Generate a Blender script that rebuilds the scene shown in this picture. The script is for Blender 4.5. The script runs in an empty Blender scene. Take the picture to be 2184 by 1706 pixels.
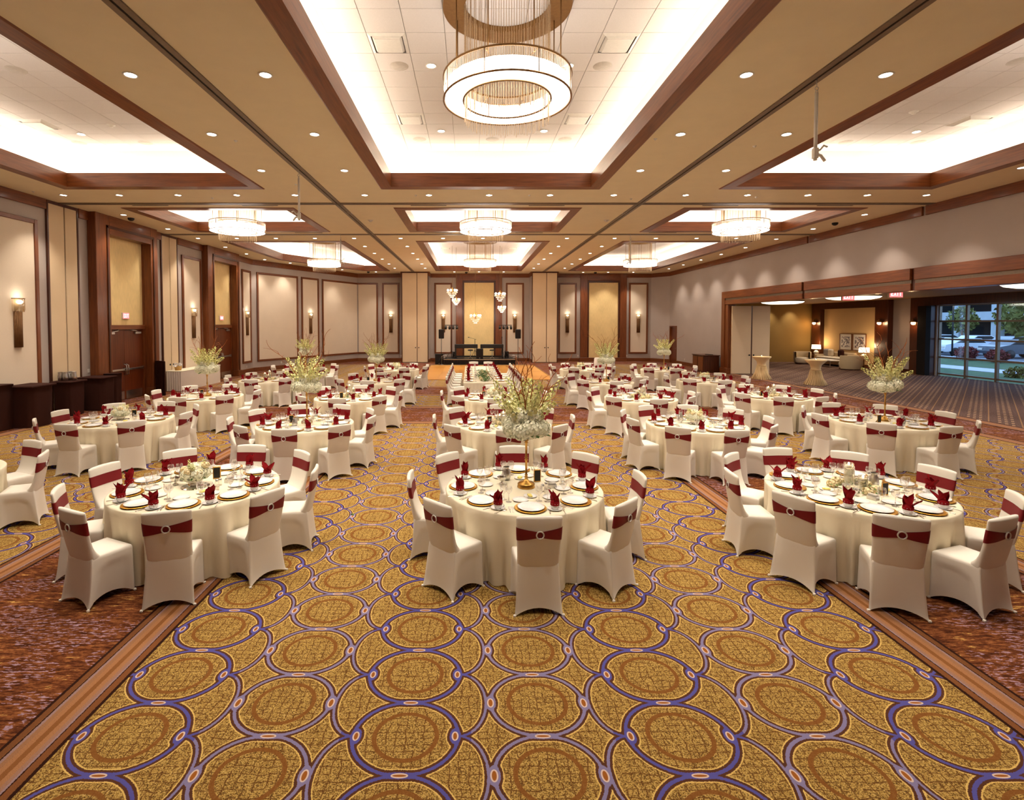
import bpy, math, random
from mathutils import Vector, Matrix
random.seed(7)
PI = math.pi
SC = bpy.context.scene
COL = SC.collection

# ------------------------------------------------------------------ camera
cam = bpy.data.cameras.new('camera')
camo = bpy.data.objects.new('camera', cam)
COL.objects.link(camo)
cam.sensor_fit = 'HORIZONTAL'
cam.sensor_width = 36.0
cam.lens = 36.0 * 1100.0 / 2184.0
cam.shift_x = (1092.0 - 1004.0) / 2184.0
cam.shift_y = -(853.0 - 726.5) / 2184.0
cam.clip_start = 0.05
cam.clip_end = 400.0
camo.location = (0, 0, 2.65)
camo.rotation_euler = (math.radians(90 - 1.9), 0, 0)
SC.camera = camo

# ------------------------------------------------------------------ world, exposure
wd = bpy.data.worlds.new('world')
SC.world = wd
wd.use_nodes = True
wbg = wd.node_tree.nodes['Background']
wbg.inputs[0].default_value = (0.30, 0.48, 0.78, 1)
wbg.inputs[1].default_value = 1.5
SC.view_settings.view_transform = 'Standard'
SC.view_settings.look = 'None'
SC.view_settings.gamma = 1.0
SC.view_settings.use_curve_mapping = False
SC.view_settings.exposure = 1.17
SC.cycles.max_bounces = 6
SC.cycles.diffuse_bounces = 3
SC.cycles.glossy_bounces = 3
SC.cycles.transmission_bounces = 4
SC.cycles.transparent_max_bounces = 12
SC.cycles.sample_clamp_indirect = 6.0
SC.cycles.caustics_reflective = False
SC.cycles.caustics_refractive = False
SC.cycles.use_denoising = True
SC.cycles.use_adaptive_sampling = True
SC.cycles.adaptive_threshold = 0.02
WARM = (1.0, 0.905, 0.785)      # lamp colour
COVE_E = 11.5                 # LED strips in the coffer coves
RING_E = 4.0                  # chandelier diffusers
DOWN_W = 138.0                 # downlight spots

# ------------------------------------------------------------------ mesh helpers
class MB:
    """collects geometry for ONE mesh"""
    def __init__(s):
        s.v = []; s.f = []; s.m = []; s.sm = []; s.uv = {}
    def add(s, vs, fs, mi=0, smooth=False, M=None, uvs=None):
        o = len(s.v)
        if M is not None:
            vs = [tuple(M @ Vector(p)) for p in vs]
        s.v += [tuple(p) for p in vs]
        for k, f in enumerate(fs):
            if uvs: s.uv[len(s.f)] = uvs[k]
            s.f.append(tuple(i + o for i in f)); s.m.append(mi); s.sm.append(smooth)
        return s
    def box(s, x0, x1, y0, y1, z0, z1, mi=0, M=None, b=0.0):
        if b <= 0:
            vs = [(x0,y0,z0),(x1,y0,z0),(x1,y1,z0),(x0,y1,z0),(x0,y0,z1),(x1,y0,z1),(x1,y1,z1),(x0,y1,z1)]
            fs = [(3,2,1,0),(4,5,6,7),(0,1,5,4),(1,2,6,5),(2,3,7,6),(3,0,4,7)]
            return s.add(vs, fs, mi, False, M)
        b = min(b, (x1-x0)/2.01, (y1-y0)/2.01, (z1-z0)/2.01)
        vs = []; fs = []
        for (a, c, z) in ((x0+b, b, z0), (x0, 0, z0+b), (x0, 0, z1-b), (x0+b, b, z1)):
            e = c
            vs += [(x0+e, y0+b+0, z), (x0+b, y0+e, z), (x1-b, y0+e, z), (x1-e, y0+b, z),
                   (x1-e, y1-b, z), (x1-b, y1-e, z), (x0+b, y1-e, z), (x0+e, y1-b, z)]
        for r in range(3):
            for i in range(8):
                j = (i+1) % 8
                fs.append((r*8+i, r*8+j, (r+1)*8+j, (r+1)*8+i))
        fs.append(tuple(range(7, -1, -1))); fs.append(tuple(range(24, 32)))
        return s.add(vs, fs, mi, False, M)
    def lathe(s, prof, n=16, mi=0, smooth=True, M=None, cap0=False, cap1=False, a0=0.0, a1=2*PI):
        full = abs(a1-a0-2*PI) < 1e-6
        nn = n if full else n+1
        vs = []; fs = []
        for (r, z) in prof:
            for i in range(nn):
                a = a0+(a1-a0)*i/n
                vs.append((r*math.cos(a), r*math.sin(a), z))
        for k in range(len(prof)-1):
            for i in range(n):
                j = (i+1) % nn
                fs.append((k*nn+i, k*nn+j, (k+1)*nn+j, (k+1)*nn+i))
        if cap0: fs.append(tuple(range(nn-1, -1, -1)))
        if cap1: fs.append(tuple((len(prof)-1)*nn+i for i in range(nn)))
        return s.add(vs, fs, mi, smooth, M)
    def cyl(s, r, z0, z1, n=12, mi=0, M=None, r1=None, smooth=True):
        return s.lathe([(r, z0), (r if r1 is None else r1, z1)], n, mi, smooth, M, True, True)
    def tube(s, pts, r, n=6, mi=0, r1=None, cap=True):
        pts = [Vector(p) for p in pts]; vs = []; fs = []
        up = Vector((0.13, 0.27, 1)).normalized()
        L = len(pts)
        for k, p in enumerate(pts):
            t = (pts[min(k+1, L-1)] - pts[max(k-1, 0)])
            t = t.normalized() if t.length > 1e-9 else Vector((0,0,1))
            a = t.cross(up)
            if a.length < 0.05: a = t.cross(Vector((1,0,0)))
            a.normalize(); b = t.cross(a)
            rr = r if r1 is None else r+(r1-r)*k/(L-1)
            for i in range(n):
                an = 2*PI*i/n
                vs.append(tuple(p + a*(rr*math.cos(an)) + b*(rr*math.sin(an))))
        for k in range(L-1):
            for i in range(n):
                j = (i+1) % n
                fs.append((k*n+i, k*n+j, (k+1)*n+j, (k+1)*n+i))
        if cap:
            fs.append(tuple(range(n-1, -1, -1))); fs.append(tuple((L-1)*n+i for i in range(n)))
        return s.add(vs, fs, mi, True)
    def torus(s, R, r, n=24, k=8, mi=0, M=None):
        vs = []; fs = []
        for i in range(n):
            a = 2*PI*i/n
            for j in range(k):
                b = 2*PI*j/k
                vs.append(((R+r*math.cos(b))*math.cos(a), (R+r*math.cos(b))*math.sin(a), r*math.sin(b)))
        for i in range(n):
            for j in range(k):
                fs.append((i*k+j, ((i+1)%n)*k+j, ((i+1)%n)*k+(j+1)%k, i*k+(j+1)%k))
        return s.add(vs, fs, mi, True, M)
    def sphere(s, r, n=12, m=8, mi=0, M=None, c=(0,0,0), sc=(1,1,1)):
        pr = [(max(r*math.sin(PI*k/m), 1e-4), -r*math.cos(PI*k/m)) for k in range(m+1)]
        T = Matrix.Translation(c) @ Matrix.Diagonal((sc[0], sc[1], sc[2], 1))
        return s.lathe(pr, n, mi, True, T if M is None else M @ T)
    def quad(s, a, b, c, d, mi=0, uv=None):
        return s.add([a, b, c, d], [(0, 1, 2, 3)], mi, False, None, [uv] if uv else None)
    def mesh(s, name, mats):
        me = bpy.data.meshes.new(name)
        me.from_pydata(s.v, [], s.f)
        for m in mats: me.materials.append(m)
        me.polygons.foreach_set('material_index', s.m)
        me.polygons.foreach_set('use_smooth', s.sm)
        if s.uv:
            ul = me.uv_layers.new(name='UVMap')
            for fi, uvs in s.uv.items():
                p = me.polygons[fi]
                for li, uv in zip(p.loop_indices, uvs): ul.data[li].uv = uv
        me.update()
        return me
    def obj(s, name, mats, parent=None, loc=None, rotz=0.0):
        if not isinstance(mats, (list, tuple)): mats = [mats]
        return put(name, s.mesh(name, mats), parent, loc, rotz)

def put(name, me, parent=None, loc=None, rotz=0.0, scale=None):
    o = bpy.data.objects.new(name, me)
    COL.objects.link(o)
    if parent is not None: o.parent = parent
    if loc is not None: o.location = loc
    if rotz: o.rotation_euler = (0, 0, rotz)
    if scale is not None: o.scale = scale
    return o

def tag(o, label, cat, group=None, kind=None):
    o['label'] = label; o['category'] = cat
    if group: o['group'] = group
    if kind: o['kind'] = kind
    return o

def thing(name, label, cat, loc=(0,0,0), rotz=0.0, group=None):
    o = bpy.data.objects.new(name, None)
    COL.objects.link(o); o.location = loc; o.rotation_euler = (0, 0, rotz)
    o.empty_display_size = 0.1
    return tag(o, label, cat, group)

def struct(o, label=None, cat=None):
    o['kind'] = 'structure'
    if label: o['label'] = label
    if cat: o['category'] = cat
    return o

def light(name, kind, loc, power, color=WARM, parent=None, rot=None, **kw):
    l = bpy.data.lights.new(name, kind)
    l.energy = power; l.color = color
    for k, v in kw.items(): setattr(l, k, v)
    o = bpy.data.objects.new(name, l); COL.objects.link(o)
    o.location = loc
    if rot: o.rotation_euler = rot
    if parent is not None: o.parent = parent
    return o

# ------------------------------------------------------------------ material helpers
class NT:
    def __init__(s, name):
        s.mat = bpy.data.materials.new(name); s.mat.use_nodes = True
        s.nt = s.mat.node_tree
        s.b = s.nt.nodes['Principled BSDF']; s.out = s.nt.nodes['Material Output']
    def n(s, t, **kw):
        nd = s.nt.nodes.new(t)
        for k, v in kw.items(): setattr(nd, k, v)
        return nd
    def link(s, a, b): s.nt.links.new(a, b)
    def set(s, sock, v):
        if isinstance(v, bpy.types.NodeSocket): s.link(v, sock)
        else: sock.default_value = v
    def m(s, op, a, b=None, c=None):
        nd = s.n('ShaderNodeMath', operation=op)
        s.set(nd.inputs[0], a)
        if b is not None: s.set(nd.inputs[1], b)
        if c is not None: s.set(nd.inputs[2], c)
        return nd.outputs[0]
    def xyz(s, v):
        nd = s.n('ShaderNodeSeparateXYZ'); s.link(v, nd.inputs[0]); return nd.outputs
    def comb(s, x, y, z=0.0):
        nd = s.n('ShaderNodeCombineXYZ')
        for i, q in enumerate((x, y, z)): s.set(nd.inputs[i], q)
        return nd.outputs[0]
    def coord(s, which='Object'):
        return s.n('ShaderNodeTexCoord').outputs[which]
    def map(s, v, sc=(1,1,1), loc=(0,0,0)):
        nd = s.n('ShaderNodeMapping'); s.link(v, nd.inputs[0])
        nd.inputs['Scale'].default_value = sc; nd.inputs['Location'].default_value = loc
        return nd.outputs[0]
    def noise(s, v, scale=5, detail=3, rough=0.5, out=0):
        nd = s.n('ShaderNodeTexNoise'); s.link(v, nd.inputs['Vector'])
        nd.inputs['Scale'].default_value = scale; nd.inputs['Detail'].default_value = detail
        nd.inputs['Roughness'].default_value = rough
        return nd.outputs[out]
    def ramp(s, f, stops, interp='LINEAR'):
        nd = s.n('ShaderNodeValToRGB'); s.set(nd.inputs[0], f)
        cr = nd.color_ramp; cr.interpolation = interp
        while len(cr.elements) > 1: cr.elements.remove(cr.elements[0])
        cr.elements[0].position = stops[0][0]; cr.elements[0].color = (*stops[0][1], 1)
        for p, c in stops[1:]:
            e = cr.elements.new(p); e.color = (*c, 1)
        return nd.outputs[0]
    def mix(s, f, a, b, blend='MIX'):
        nd = s.n('ShaderNodeMix', data_type='RGBA', blend_type=blend)
        s.set(nd.inputs[0], f)
        for i, q in ((6, a), (7, b)):
            if isinstance(q, tuple): nd.inputs[i].default_value = (*q, 1)
            else: s.link(q, nd.inputs[i])
        return nd.outputs[2]
    def lt(s, a, b): return s.m('LESS_THAN', a, b)
    def bump(s, h, strength=0.2, dist=0.01):
        nd = s.n('ShaderNodeBump'); nd.inputs['Strength'].default_value = strength
        nd.inputs['Distance'].default_value = dist
        s.link(h, nd.inputs['Height']); s.link(nd.outputs[0], s.b.inputs['Normal'])
    def fin(s, col, rough=0.6, metal=0.0, spec=0.3, coat=0.0):
        if isinstance(col, tuple): s.b.inputs['Base Color'].default_value = (*col, 1)
        else: s.link(col, s.b.inputs['Base Color'])
        s.b.inputs['Roughness'].default_value = rough
        s.b.inputs['Metallic'].default_value = metal
        s.b.inputs['Specular IOR Level'].default_value = spec
        if coat: s.b.inputs['Coat Weight'].default_value = coat; s.b.inputs['Coat Roughness'].default_value = 0.15
        return s.mat

def srgb(r, g, b):
    f = lambda c: (c/255/12.92) if c/255 <= 0.04045 else ((c/255+0.055)/1.055)**2.4
    return (f(r), f(g), f(b))

def mat_plain(name, col, rough=0.6, metal=0.0, spec=0.3, var=0.08, scale=20.0, coat=0.0):
    t = NT(name); v = t.coord()
    nz = t.noise(v, scale, 3)
    d = tuple(c*(1-var) for c in col); l = tuple(min(1, c*(1+var)) for c in col)
    return t.fin(t.ramp(nz, [(0.3, d), (0.7, l)]), rough, metal, spec, coat)

def mat_fabric(name, col, rough=0.85, weave=260.0, var=0.06, spec=0.15, stretch=(1,1,1), sheen=0.0):
    t = NT(name); v = t.coord()
    nz = t.noise(t.map(v, stretch), weave, 2)
    big = t.noise(v, 1.6, 2)
    f = t.m('ADD', t.m('MULTIPLY', nz, 0.7), t.m('MULTIPLY', big, 0.3))
    d = tuple(c*(1-var) for c in col); l = tuple(min(1, c*(1+var)) for c in col)
    m = t.fin(t.ramp(f, [(0.3, d), (0.7, l)]), rough, 0, spec)
    if sheen: t.b.inputs['Sheen Weight'].default_value = sheen
    return m

def mat_wood(name, dark, light_, axis=2, rough=0.35, scale=7.0, coat=0.2):
    t = NT(name); v = t.coord()
    sc = [scale*3.2]*3; sc[axis] = scale*0.22
    n1 = t.noise(t.map(v, tuple(sc)), 1.0, 5, 0.6)
    sc2 = [38.0]*3; sc2[axis] = 1.4
    n2 = t.noise(t.map(v, tuple(sc2)), 1.0, 3, 0.6)
    f = t.m('ADD', t.m('MULTIPLY', n1, 0.65), t.m('MULTIPLY', n2, 0.35))
    return t.fin(t.ramp(f, [(0.28, dark), (0.72, light_)]), rough, 0, 0.35, coat)

def mat_emit(name, col, strength, sampled=True):
    t = NT(name)
    e = t.n('ShaderNodeEmission'); e.inputs[0].default_value = (*col, 1); e.inputs[1].default_value = strength
    t.link(e.outputs[0], t.out.inputs[0])
    if not sampled: t.mat.cycles.emission_sampling = 'NONE'
    return t.mat

def mat_glass(name, tint=(1,1,1), refl=0.12, edge=0.5):
    t = NT(name)
    tr = t.n('ShaderNodeBsdfTransparent'); tr.inputs[0].default_value = (*tint, 1)
    gl = t.n('ShaderNodeBsdfGlossy'); gl.inputs['Roughness'].default_value = 0.05
    gl.inputs[0].default_value = (1, 1, 1, 1)
    lw = t.n('ShaderNodeLayerWeight'); lw.inputs[0].default_value = 0.35
    f = t.m('ADD', refl, t.m('MULTIPLY', lw.outputs['Facing'], edge))
    mx = t.n('ShaderNodeMixShader'); t.link(f, mx.inputs[0])
    t.link(tr.outputs[0], mx.inputs[1]); t.link(gl.outputs[0], mx.inputs[2])
    t.link(mx.outputs[0], t.out.inputs[0])
    return t.mat
# ------------------------------------------------------------------ materials
M = {}
M['taupe'] = mat_fabric('taupe_wallcovering', srgb(180, 166, 156), stretch=(1, 1, 0.25))
M['cream'] = mat_fabric('cream_fabric_panel', srgb(228, 210, 186), stretch=(1, 1, 0.4))
M['partition'] = mat_fabric('partition_cloth', srgb(222, 196, 160), weave=180)
M['gold_paper'] = mat_fabric('gold_silk_paper', srgb(236, 206, 146), weave=90, var=0.14, stretch=(1, 1, 0.05), rough=0.5)
M['wood'] = mat_wood('walnut_wood_upright', srgb(86, 40, 17), srgb(140, 78, 38), 2)
M['wood_x'] = mat_wood('walnut_wood_along_x', srgb(88, 41, 17), srgb(142, 79, 38), 0)
M['wood_y'] = mat_wood('walnut_wood_along_y', srgb(88, 41, 17), srgb(142, 79, 38), 1)
M['wood_dark'] = mat_wood('dark_walnut', srgb(52, 22, 10), srgb(92, 44, 20), 2)
M['door_wood'] = mat_wood('door_veneer', srgb(84, 36, 14), srgb(118, 56, 24), 2, scale=5)
M['ceil'] = mat_plain('tan_ceiling_paint', srgb(230, 214, 180), 0.8, var=0.02, scale=3)
M['tile'] = mat_plain('white_acoustic_tile', srgb(214, 204, 196), 0.9, var=0.05, scale=120)
M['tgrid'] = mat_plain('tile_grid_metal', srgb(190, 178, 164), 0.5)
M['cove'] = mat_plain('white_cove_paint', srgb(244, 238, 226), 0.8, var=0.01)
M['track'] = mat_plain('grey_partition_track', srgb(128, 112, 96), 0.4, metal=0.5)
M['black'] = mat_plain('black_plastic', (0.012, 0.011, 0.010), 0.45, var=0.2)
M['black_cloth'] = mat_fabric('black_cloth', (0.016, 0.012, 0.010))
M['brown_cloth'] = mat_fabric('dark_brown_linen', srgb(52, 24, 16), weave=140, var=0.18)
M['steel'] = mat_plain('brushed_steel', (0.62, 0.60, 0.57), 0.3, metal=1.0, var=0.05)
M['brass'] = mat_plain('antique_brass', srgb(206, 160, 84), 0.28, metal=1.0, var=0.12, scale=30)
M['bronze'] = mat_plain('bronze_metal', srgb(140, 104, 62), 0.38, metal=0.7, var=0.1)
M['white_paint'] = mat_plain('white_enamel', srgb(226, 218, 206), 0.4, var=0.03)
M['spandex'] = mat_fabric('ivory_stretch_cover', srgb(236, 228, 214), 0.6, weave=420, var=0.025, spec=0.3)
M['cloth'] = mat_fabric('ivory_tablecloth', srgb(236, 224, 196), 0.75, weave=300, var=0.035)
M['skirt'] = mat_fabric('white_table_skirt', srgb(232, 220, 206), 0.8, weave=220)
M['maroon'] = mat_fabric('maroon_stretch_satin', srgb(126, 18, 26), 0.5, weave=300, var=0.08, spec=0.35)
M['napkin'] = mat_fabric('deep_red_napkin', srgb(140, 8, 18), 0.75, weave=260, var=0.12)
M['china'] = mat_plain('white_china', srgb(244, 240, 236), 0.12, spec=0.5, var=0.01, coat=0.3)
M['charger'] = mat_plain('gold_charger', srgb(226, 168, 62), 0.3, metal=0.75, var=0.08)
M['rhine'] = mat_plain('rhinestone_ring', srgb(236, 228, 220), 0.2, metal=0.3, var=0.3, scale=300)
M['glass'] = mat_glass('clear_glass', (0.94, 0.935, 0.93), 0.13, 0.85)
M['crystal'] = mat_glass('crystal_glass', (0.97, 0.95, 0.92), 0.10, 0.5)
M['pane'] = mat_glass('window_glass', (0.93, 0.97, 1.0), 0.03, 0.12)
M['silver'] = mat_plain('silver_flatware', (0.80, 0.77, 0.72), 0.2, metal=1.0, var=0.05)
M['mirror'] = mat_plain('mirror_disc', (0.8, 0.8, 0.78), 0.04, metal=1.0, var=0.0)
M['wax'] = mat_plain('ivory_wax', srgb(246, 232, 196), 0.5, var=0.03)
M['petal'] = mat_plain('cream_petals', srgb(255, 250, 222), 0.7, var=0.04, scale=60)
M['petal2'] = mat_plain('pale_green_petals', srgb(232, 232, 150), 0.7, var=0.2, scale=50)
M['petal3'] = mat_plain('pale_yellow_green_florets', srgb(240, 236, 168), 0.7, var=0.12, scale=50)
M['rose'] = mat_plain('cream_rose', srgb(246, 226, 178), 0.7, var=0.08, scale=40)
M['leaf'] = mat_plain('green_leaf', srgb(74, 112, 42), 0.55, var=0.35, scale=40)
M['stem'] = mat_plain('flower_stem', srgb(120, 140, 60), 0.6, var=0.2)
M['twig'] = mat_plain('curly_willow_bark', srgb(166, 92, 42), 0.7, var=0.2, scale=50)
M['butter'] = mat_plain('yellow_butter', srgb(240, 220, 120), 0.5)
M['wicker'] = mat_fabric('wicker', srgb(196, 150, 84), weave=60, var=0.3)
M['sofa'] = mat_fabric('beige_upholstery', srgb(196, 170, 132), weave=160)
M['sofa_lt'] = mat_fabric('cream_upholstery', srgb(222, 204, 176), weave=160)
M['cushion'] = mat_fabric('grey_cushion', srgb(150, 142, 138), weave=120)
M['cocktail'] = mat_fabric('peach_spandex', srgb(242, 212, 160), weave=260)
M['olive'] = mat_fabric('olive_wallcovering', srgb(150, 118, 66), weave=200)
M['foyer_cream'] = mat_fabric('foyer_cream_panel', srgb(214, 178, 126), weave=200)
M['sconce_brown'] = mat_plain('sconce_brown_metal', srgb(120, 84, 50), 0.5, metal=0.3, var=0.1)
M['foyer_ceil'] = mat_plain('brown_foyer_ceiling', srgb(146, 108, 70), 0.7, var=0.04, scale=4)
M['e_cove'] = mat_emit('cove_led', (1.0, 0.91, 0.80), COVE_E)
M['e_ring'] = mat_emit('ring_diffuser', (1.0, 0.93, 0.85), RING_E)
M['e_down'] = mat_emit('downlight_lens', (1.0, 0.92, 0.80), 14.0, False)
M['e_bulb'] = mat_emit('warm_bulb', (1.0, 0.62, 0.30), 7.0, False)
M['e_sconce'] = mat_emit('sconce_lamp', (1.0, 0.86, 0.66), 2.6, False)
M['e_flame'] = mat_emit('candle_flame', (1.0, 0.72, 0.34), 14.0, False)
M['e_drum'] = mat_emit('foyer_drum', (1.0, 0.88, 0.66), 1.6, False)
M['e_shade'] = mat_emit('lamp_shade_glow', (1.0, 0.78, 0.48), 1.5, False)
M['e_exit'] = mat_emit('exit_red', (1.0, 0.10, 0.10), 1.6, False)
M['e_exit_w'] = mat_emit('exit_letters', (1.0, 0.72, 0.72), 1.4, False)

# small bead strands: warm translucent metal-glass
M['strand'] = mat_plain('bead_strand', srgb(196, 166, 130), 0.35, metal=0.4, var=0.25, scale=120)
M['rodglass'] = mat_plain('glass_rod', srgb(246, 232, 214), 0.2, var=0.1, scale=80)

# the gold medallion carpet ------------------------------------------------
def carpet_gold():
    t = NT('gold_medallion_carpet'); v = t.coord()
    x, y, z = t.xyz(v)
    P = 0.581; C = 0.8815
    xl = t.m('ABSOLUTE', t.m('SUBTRACT', t.m('FLOORED_MODULO', t.m('ADD', x, -0.463+C), 2*C), C))   # from lavender axis
    xb = t.m('SUBTRACT', C, xl)
    yl = t.m('ABSOLUTE', t.m('SUBTRACT', t.m('FLOORED_MODULO', t.m('ADD', y, -2.935+P/2+20*P), P), P/2))  # lavender centre rows
    yb = t.m('SUBTRACT', P/2, yl)
    def ell(px, py, a, b, cx=0.0, cy=0.0):
        if cx: px = t.m('SUBTRACT', px, cx)
        if cy: py = t.m('SUBTRACT', py, cy)
        ax = t.m('MULTIPLY', px, 1/a); by = t.m('MULTIPLY', py, 1/b)
        k = t.m('SQRT', t.m('ADD', t.m('MULTIPLY', ax, ax), t.m('ADD', t.m('MULTIPLY', by, by), 1e-6)))
        gx = t.m('MULTIPLY', ax, 1/a); gy = t.m('MULTIPLY', by, 1/b)
        g = t.m('DIVIDE', t.m('SQRT', t.m('ADD', t.m('MULTIPLY', gx, gx), t.m('ADD', t.m('MULTIPLY', gy, gy), 1e-6))), k)
        return t.m('DIVIDE', t.m('SUBTRACT', k, 1.0), g)
    eL = ell(xl, yl, 0.325, P/2); eB = ell(xb, yb, 0.338, P/2)
    eC = ell(xl, yl, 0.187, P/2, 0.545, 0.0)
    dC = t.m('ADD', t.m('ABSOLUTE', eC), t.m('MULTIPLY', t.m('GREATER_THAN', xl, 0.548), 1.0))
    dl = t.m('ABSOLUTE', eL); db = t.m('ABSOLUTE', eB)
    # widen at the medallions
    mL = ell(xl, yl, 0.030, 0.062, 0.325, 0.0); jL = ell(xl, yb, 0.085, 0.016, 0.0, 0.0)
    mB = ell(xb, yb, 0.028, 0.055, 0.318, 0.0); jB = ell(xb, yl, 0.085, 0.016, 0.0, 0.0)
    def smin(a, b, k=0.02): return t.m('SMOOTH_MIN', a, b, k)
    dL = smin(smin(t.m('SUBTRACT', dl, 0.004), mL), jL)
    dB = smin(smin(t.m('SUBTRACT', db, 0.004), mB), jB)
    d = smin(smin(dL, dB, 0.01), t.m('SUBTRACT', dC, 0.002), 0.008)
    # wobble of the woven edge
    wob = t.m('MULTIPLY', t.m('SUBTRACT', t.noise(v, 160, 1), 0.5), 0.012)
    d = t.m('ADD', d, wob)
    blue = t.mix(t.m('GREATER_THAN', xl, 0.46), srgb(128, 118, 152), srgb(84, 80, 146))
    # field: gold with dark flecks and a broken grid
    fl = t.noise(t.map(v, (1, 1, 1)), 140, 2, 0.7)
    field = t.ramp(fl, [(0.40, srgb(78, 54, 28)), (0.46, srgb(140, 106, 52)), (0.54, srgb(176, 140, 70)), (0.68, srgb(202, 172, 106))])
    wv = t.noise(v, 7, 2)
    gx = t.m('ABSOLUTE', t.m('SUBTRACT', t.m('FRACT', t.m('ADD', t.m('MULTIPLY', x, 17.0), t.m('MULTIPLY', wv, 1.2))), 0.5))
    gy = t.m('ABSOLUTE', t.m('SUBTRACT', t.m('FRACT', t.m('ADD', t.m('MULTIPLY', y, 19.0), t.m('MULTIPLY', wv, 1.1))), 0.5))
    gm = t.m('MULTIPLY', t.lt(t.m('MINIMUM', gx, gy), 0.065), t.m('GREATER_THAN', t.noise(v, 20, 1), 0.43))
    field = t.mix(t.m('MULTIPLY', gm, 0.8), field, srgb(92, 54, 24))
    # brown rings in the circles
    rL = ell(xl, yl, 0.200, 0.187); rB = ell(xb, yb, 0.200, 0.187)
    ring = t.lt(t.m('ADD', t.m('MINIMUM', t.m('ABSOLUTE', rL), t.m('ABSOLUTE', rB)), t.m('MULTIPLY', wob, 0.5)), 0.0145)
    col = t.mix(t.m('MULTIPLY', ring, 0.9), field, srgb(124, 76, 34))
    col = t.mix(t.lt(d, 0.031), col, srgb(212, 176, 100))
    col = t.mix(t.lt(d, 0.023), col, srgb(84, 50, 34))
    col = t.mix(t.lt(d, 0.0068), col, blue)
    # lozenges
    lz = t.m('MINIMUM', t.m('MINIMUM', ell(xl, yl, 0.021, 0.040, 0.325), ell(xb, yb, 0.019, 0.034, 0.318)),
             t.m('MINIMUM', ell(xl, yb, 0.048, 0.0145), ell(xb, yl, 0.048, 0.0145)))
    col = t.mix(t.lt(lz, 0.003), col, srgb(206, 182, 168))
    col = t.mix(t.lt(lz, -0.0065), col, srgb(150, 88, 34))
    t.bump(fl, 0.35, 0.004)
    return t.fin(col, 0.95, 0, 0.08)

def carpet_brown():
    t = NT('brown_woven_carpet'); v = t.coord()
    a = t.noise(t.map(v, (5, 26, 1)), 1.0, 4, 0.65)
    b = t.noise(t.map(v, (14, 60, 1), (3, 5, 0)), 1.0, 2, 0.6)
    c = t.noise(t.map(v, (1.4, 2.2, 1), (9, 1, 0)), 1.0, 2, 0.5)
    e = t.noise(t.map(v, (46, 110, 1)), 1.0, 1)
    f = t.m('ADD', t.m('MULTIPLY', a, 0.55), t.m('MULTIPLY', b, 0.45))
    col = t.ramp(f, [(0.36, srgb(50, 22, 12)), (0.47, srgb(96, 50, 26)), (0.55, srgb(132, 78, 42)), (0.66, srgb(160, 104, 60))])
    hl = t.m('MULTIPLY', t.m('GREATER_THAN', b, 0.57), t.m('GREATER_THAN', c, 0.50))
    col = t.mix(t.m('MULTIPLY', hl, 0.8), col, srgb(168, 140, 156))
    h2 = t.m('MULTIPLY', t.m('GREATER_THAN', a, 0.62), t.lt(c, 0.46))
    col = t.mix(t.m('MULTIPLY', h2, 0.8), col, srgb(204, 160, 84))
    col = t.mix(t.m('MULTIPLY', t.lt(e, 0.42), 0.45), col, srgb(46, 20, 12))
    t.bump(e, 0.3, 0.003)
    return t.fin(col, 0.95, 0, 0.08)

def carpet_border():
    t = NT('striped_carpet_border'); uv = t.coord('UV')
    x, y, z = t.xyz(uv)
    wob = t.m('MULTIPLY', t.m('SUBTRACT', t.noise(t.coord(), 120, 1), 0.5), 0.03)
    u = t.m('ADD', x, wob)
    D = srgb(44, 22, 14)
    st = [(0.0, D), (0.06, srgb(116, 72, 40)), (0.17, srgb(126, 78, 44)), (0.19, D), (0.215, srgb(150, 120, 116)), (0.27, srgb(152, 108, 76)),
          (0.36, srgb(162, 112, 74)), (0.46, srgb(134, 86, 46)), (0.56, srgb(164, 114, 76)), (0.66, srgb(154, 114, 92)), (0.735, srgb(150, 124, 126)), (0.775, D),
          (0.80, srgb(124, 76, 42)), (0.93, D)]
    col = t.ramp(u, st, 'CONSTANT')
    sp = t.noise(t.coord(), 240, 2)
    col = t.mix(t.m('MULTIPLY', t.lt(sp, 0.45), 0.3), col, srgb(60, 32, 18))
    return t.fin(col, 0.95, 0, 0.08)

def carpet_foyer():
    t = NT('foyer_dotted_carpet'); v = t.coord()
    x, y, z = t.xyz(v)
    # dotted lines run diagonally; groups of dot rows between lighter stripes
    al = t.m('MULTIPLY', t.m('ADD', x, y), 0.7071); ac = t.m('MULTIPLY', t.m('SUBTRACT', x, y), 0.7071)
    PD = 0.62
    k = t.m('FLOORED_MODULO', t.m('MULTIPLY', ac, 1/PD), 1.0)
    row = t.m('MULTIPLY', t.m('ABSOLUTE', t.m('SUBTRACT', t.m('FRACT', t.m('MULTIPLY', ac, 5/PD)), 0.5)), PD/5)
    dot = t.m('MULTIPLY', t.m('ABSOLUTE', t.m('SUBTRACT', t.m('FRACT', t.m('ADD', t.m('MULTIPLY', al, 1/0.40), t.m('MULTIPLY', t.m('FLOOR', t.m('MULTIPLY', ac, 5/PD)), 0.5))), 0.5)), 0.40*0.32)
    dd = t.m('MAXIMUM', row, dot)
    base = t.ramp(t.noise(t.map(v, (30, 30, 1)), 1.0, 3), [(0.35, srgb(74, 54, 46)), (0.65, srgb(112, 86, 78))])
    col = t.mix(t.m('MULTIPLY', t.lt(dd, 0.030), t.m('GREATER_THAN', k, 0.40)), base, srgb(158, 126, 98))
    col = t.mix(t.lt(t.m('ABSOLUTE', t.m('SUBTRACT', k, 0.16)), 0.022), col, srgb(146, 110, 78))
    return t.fin(col, 0.95, 0, 0.08)

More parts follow.
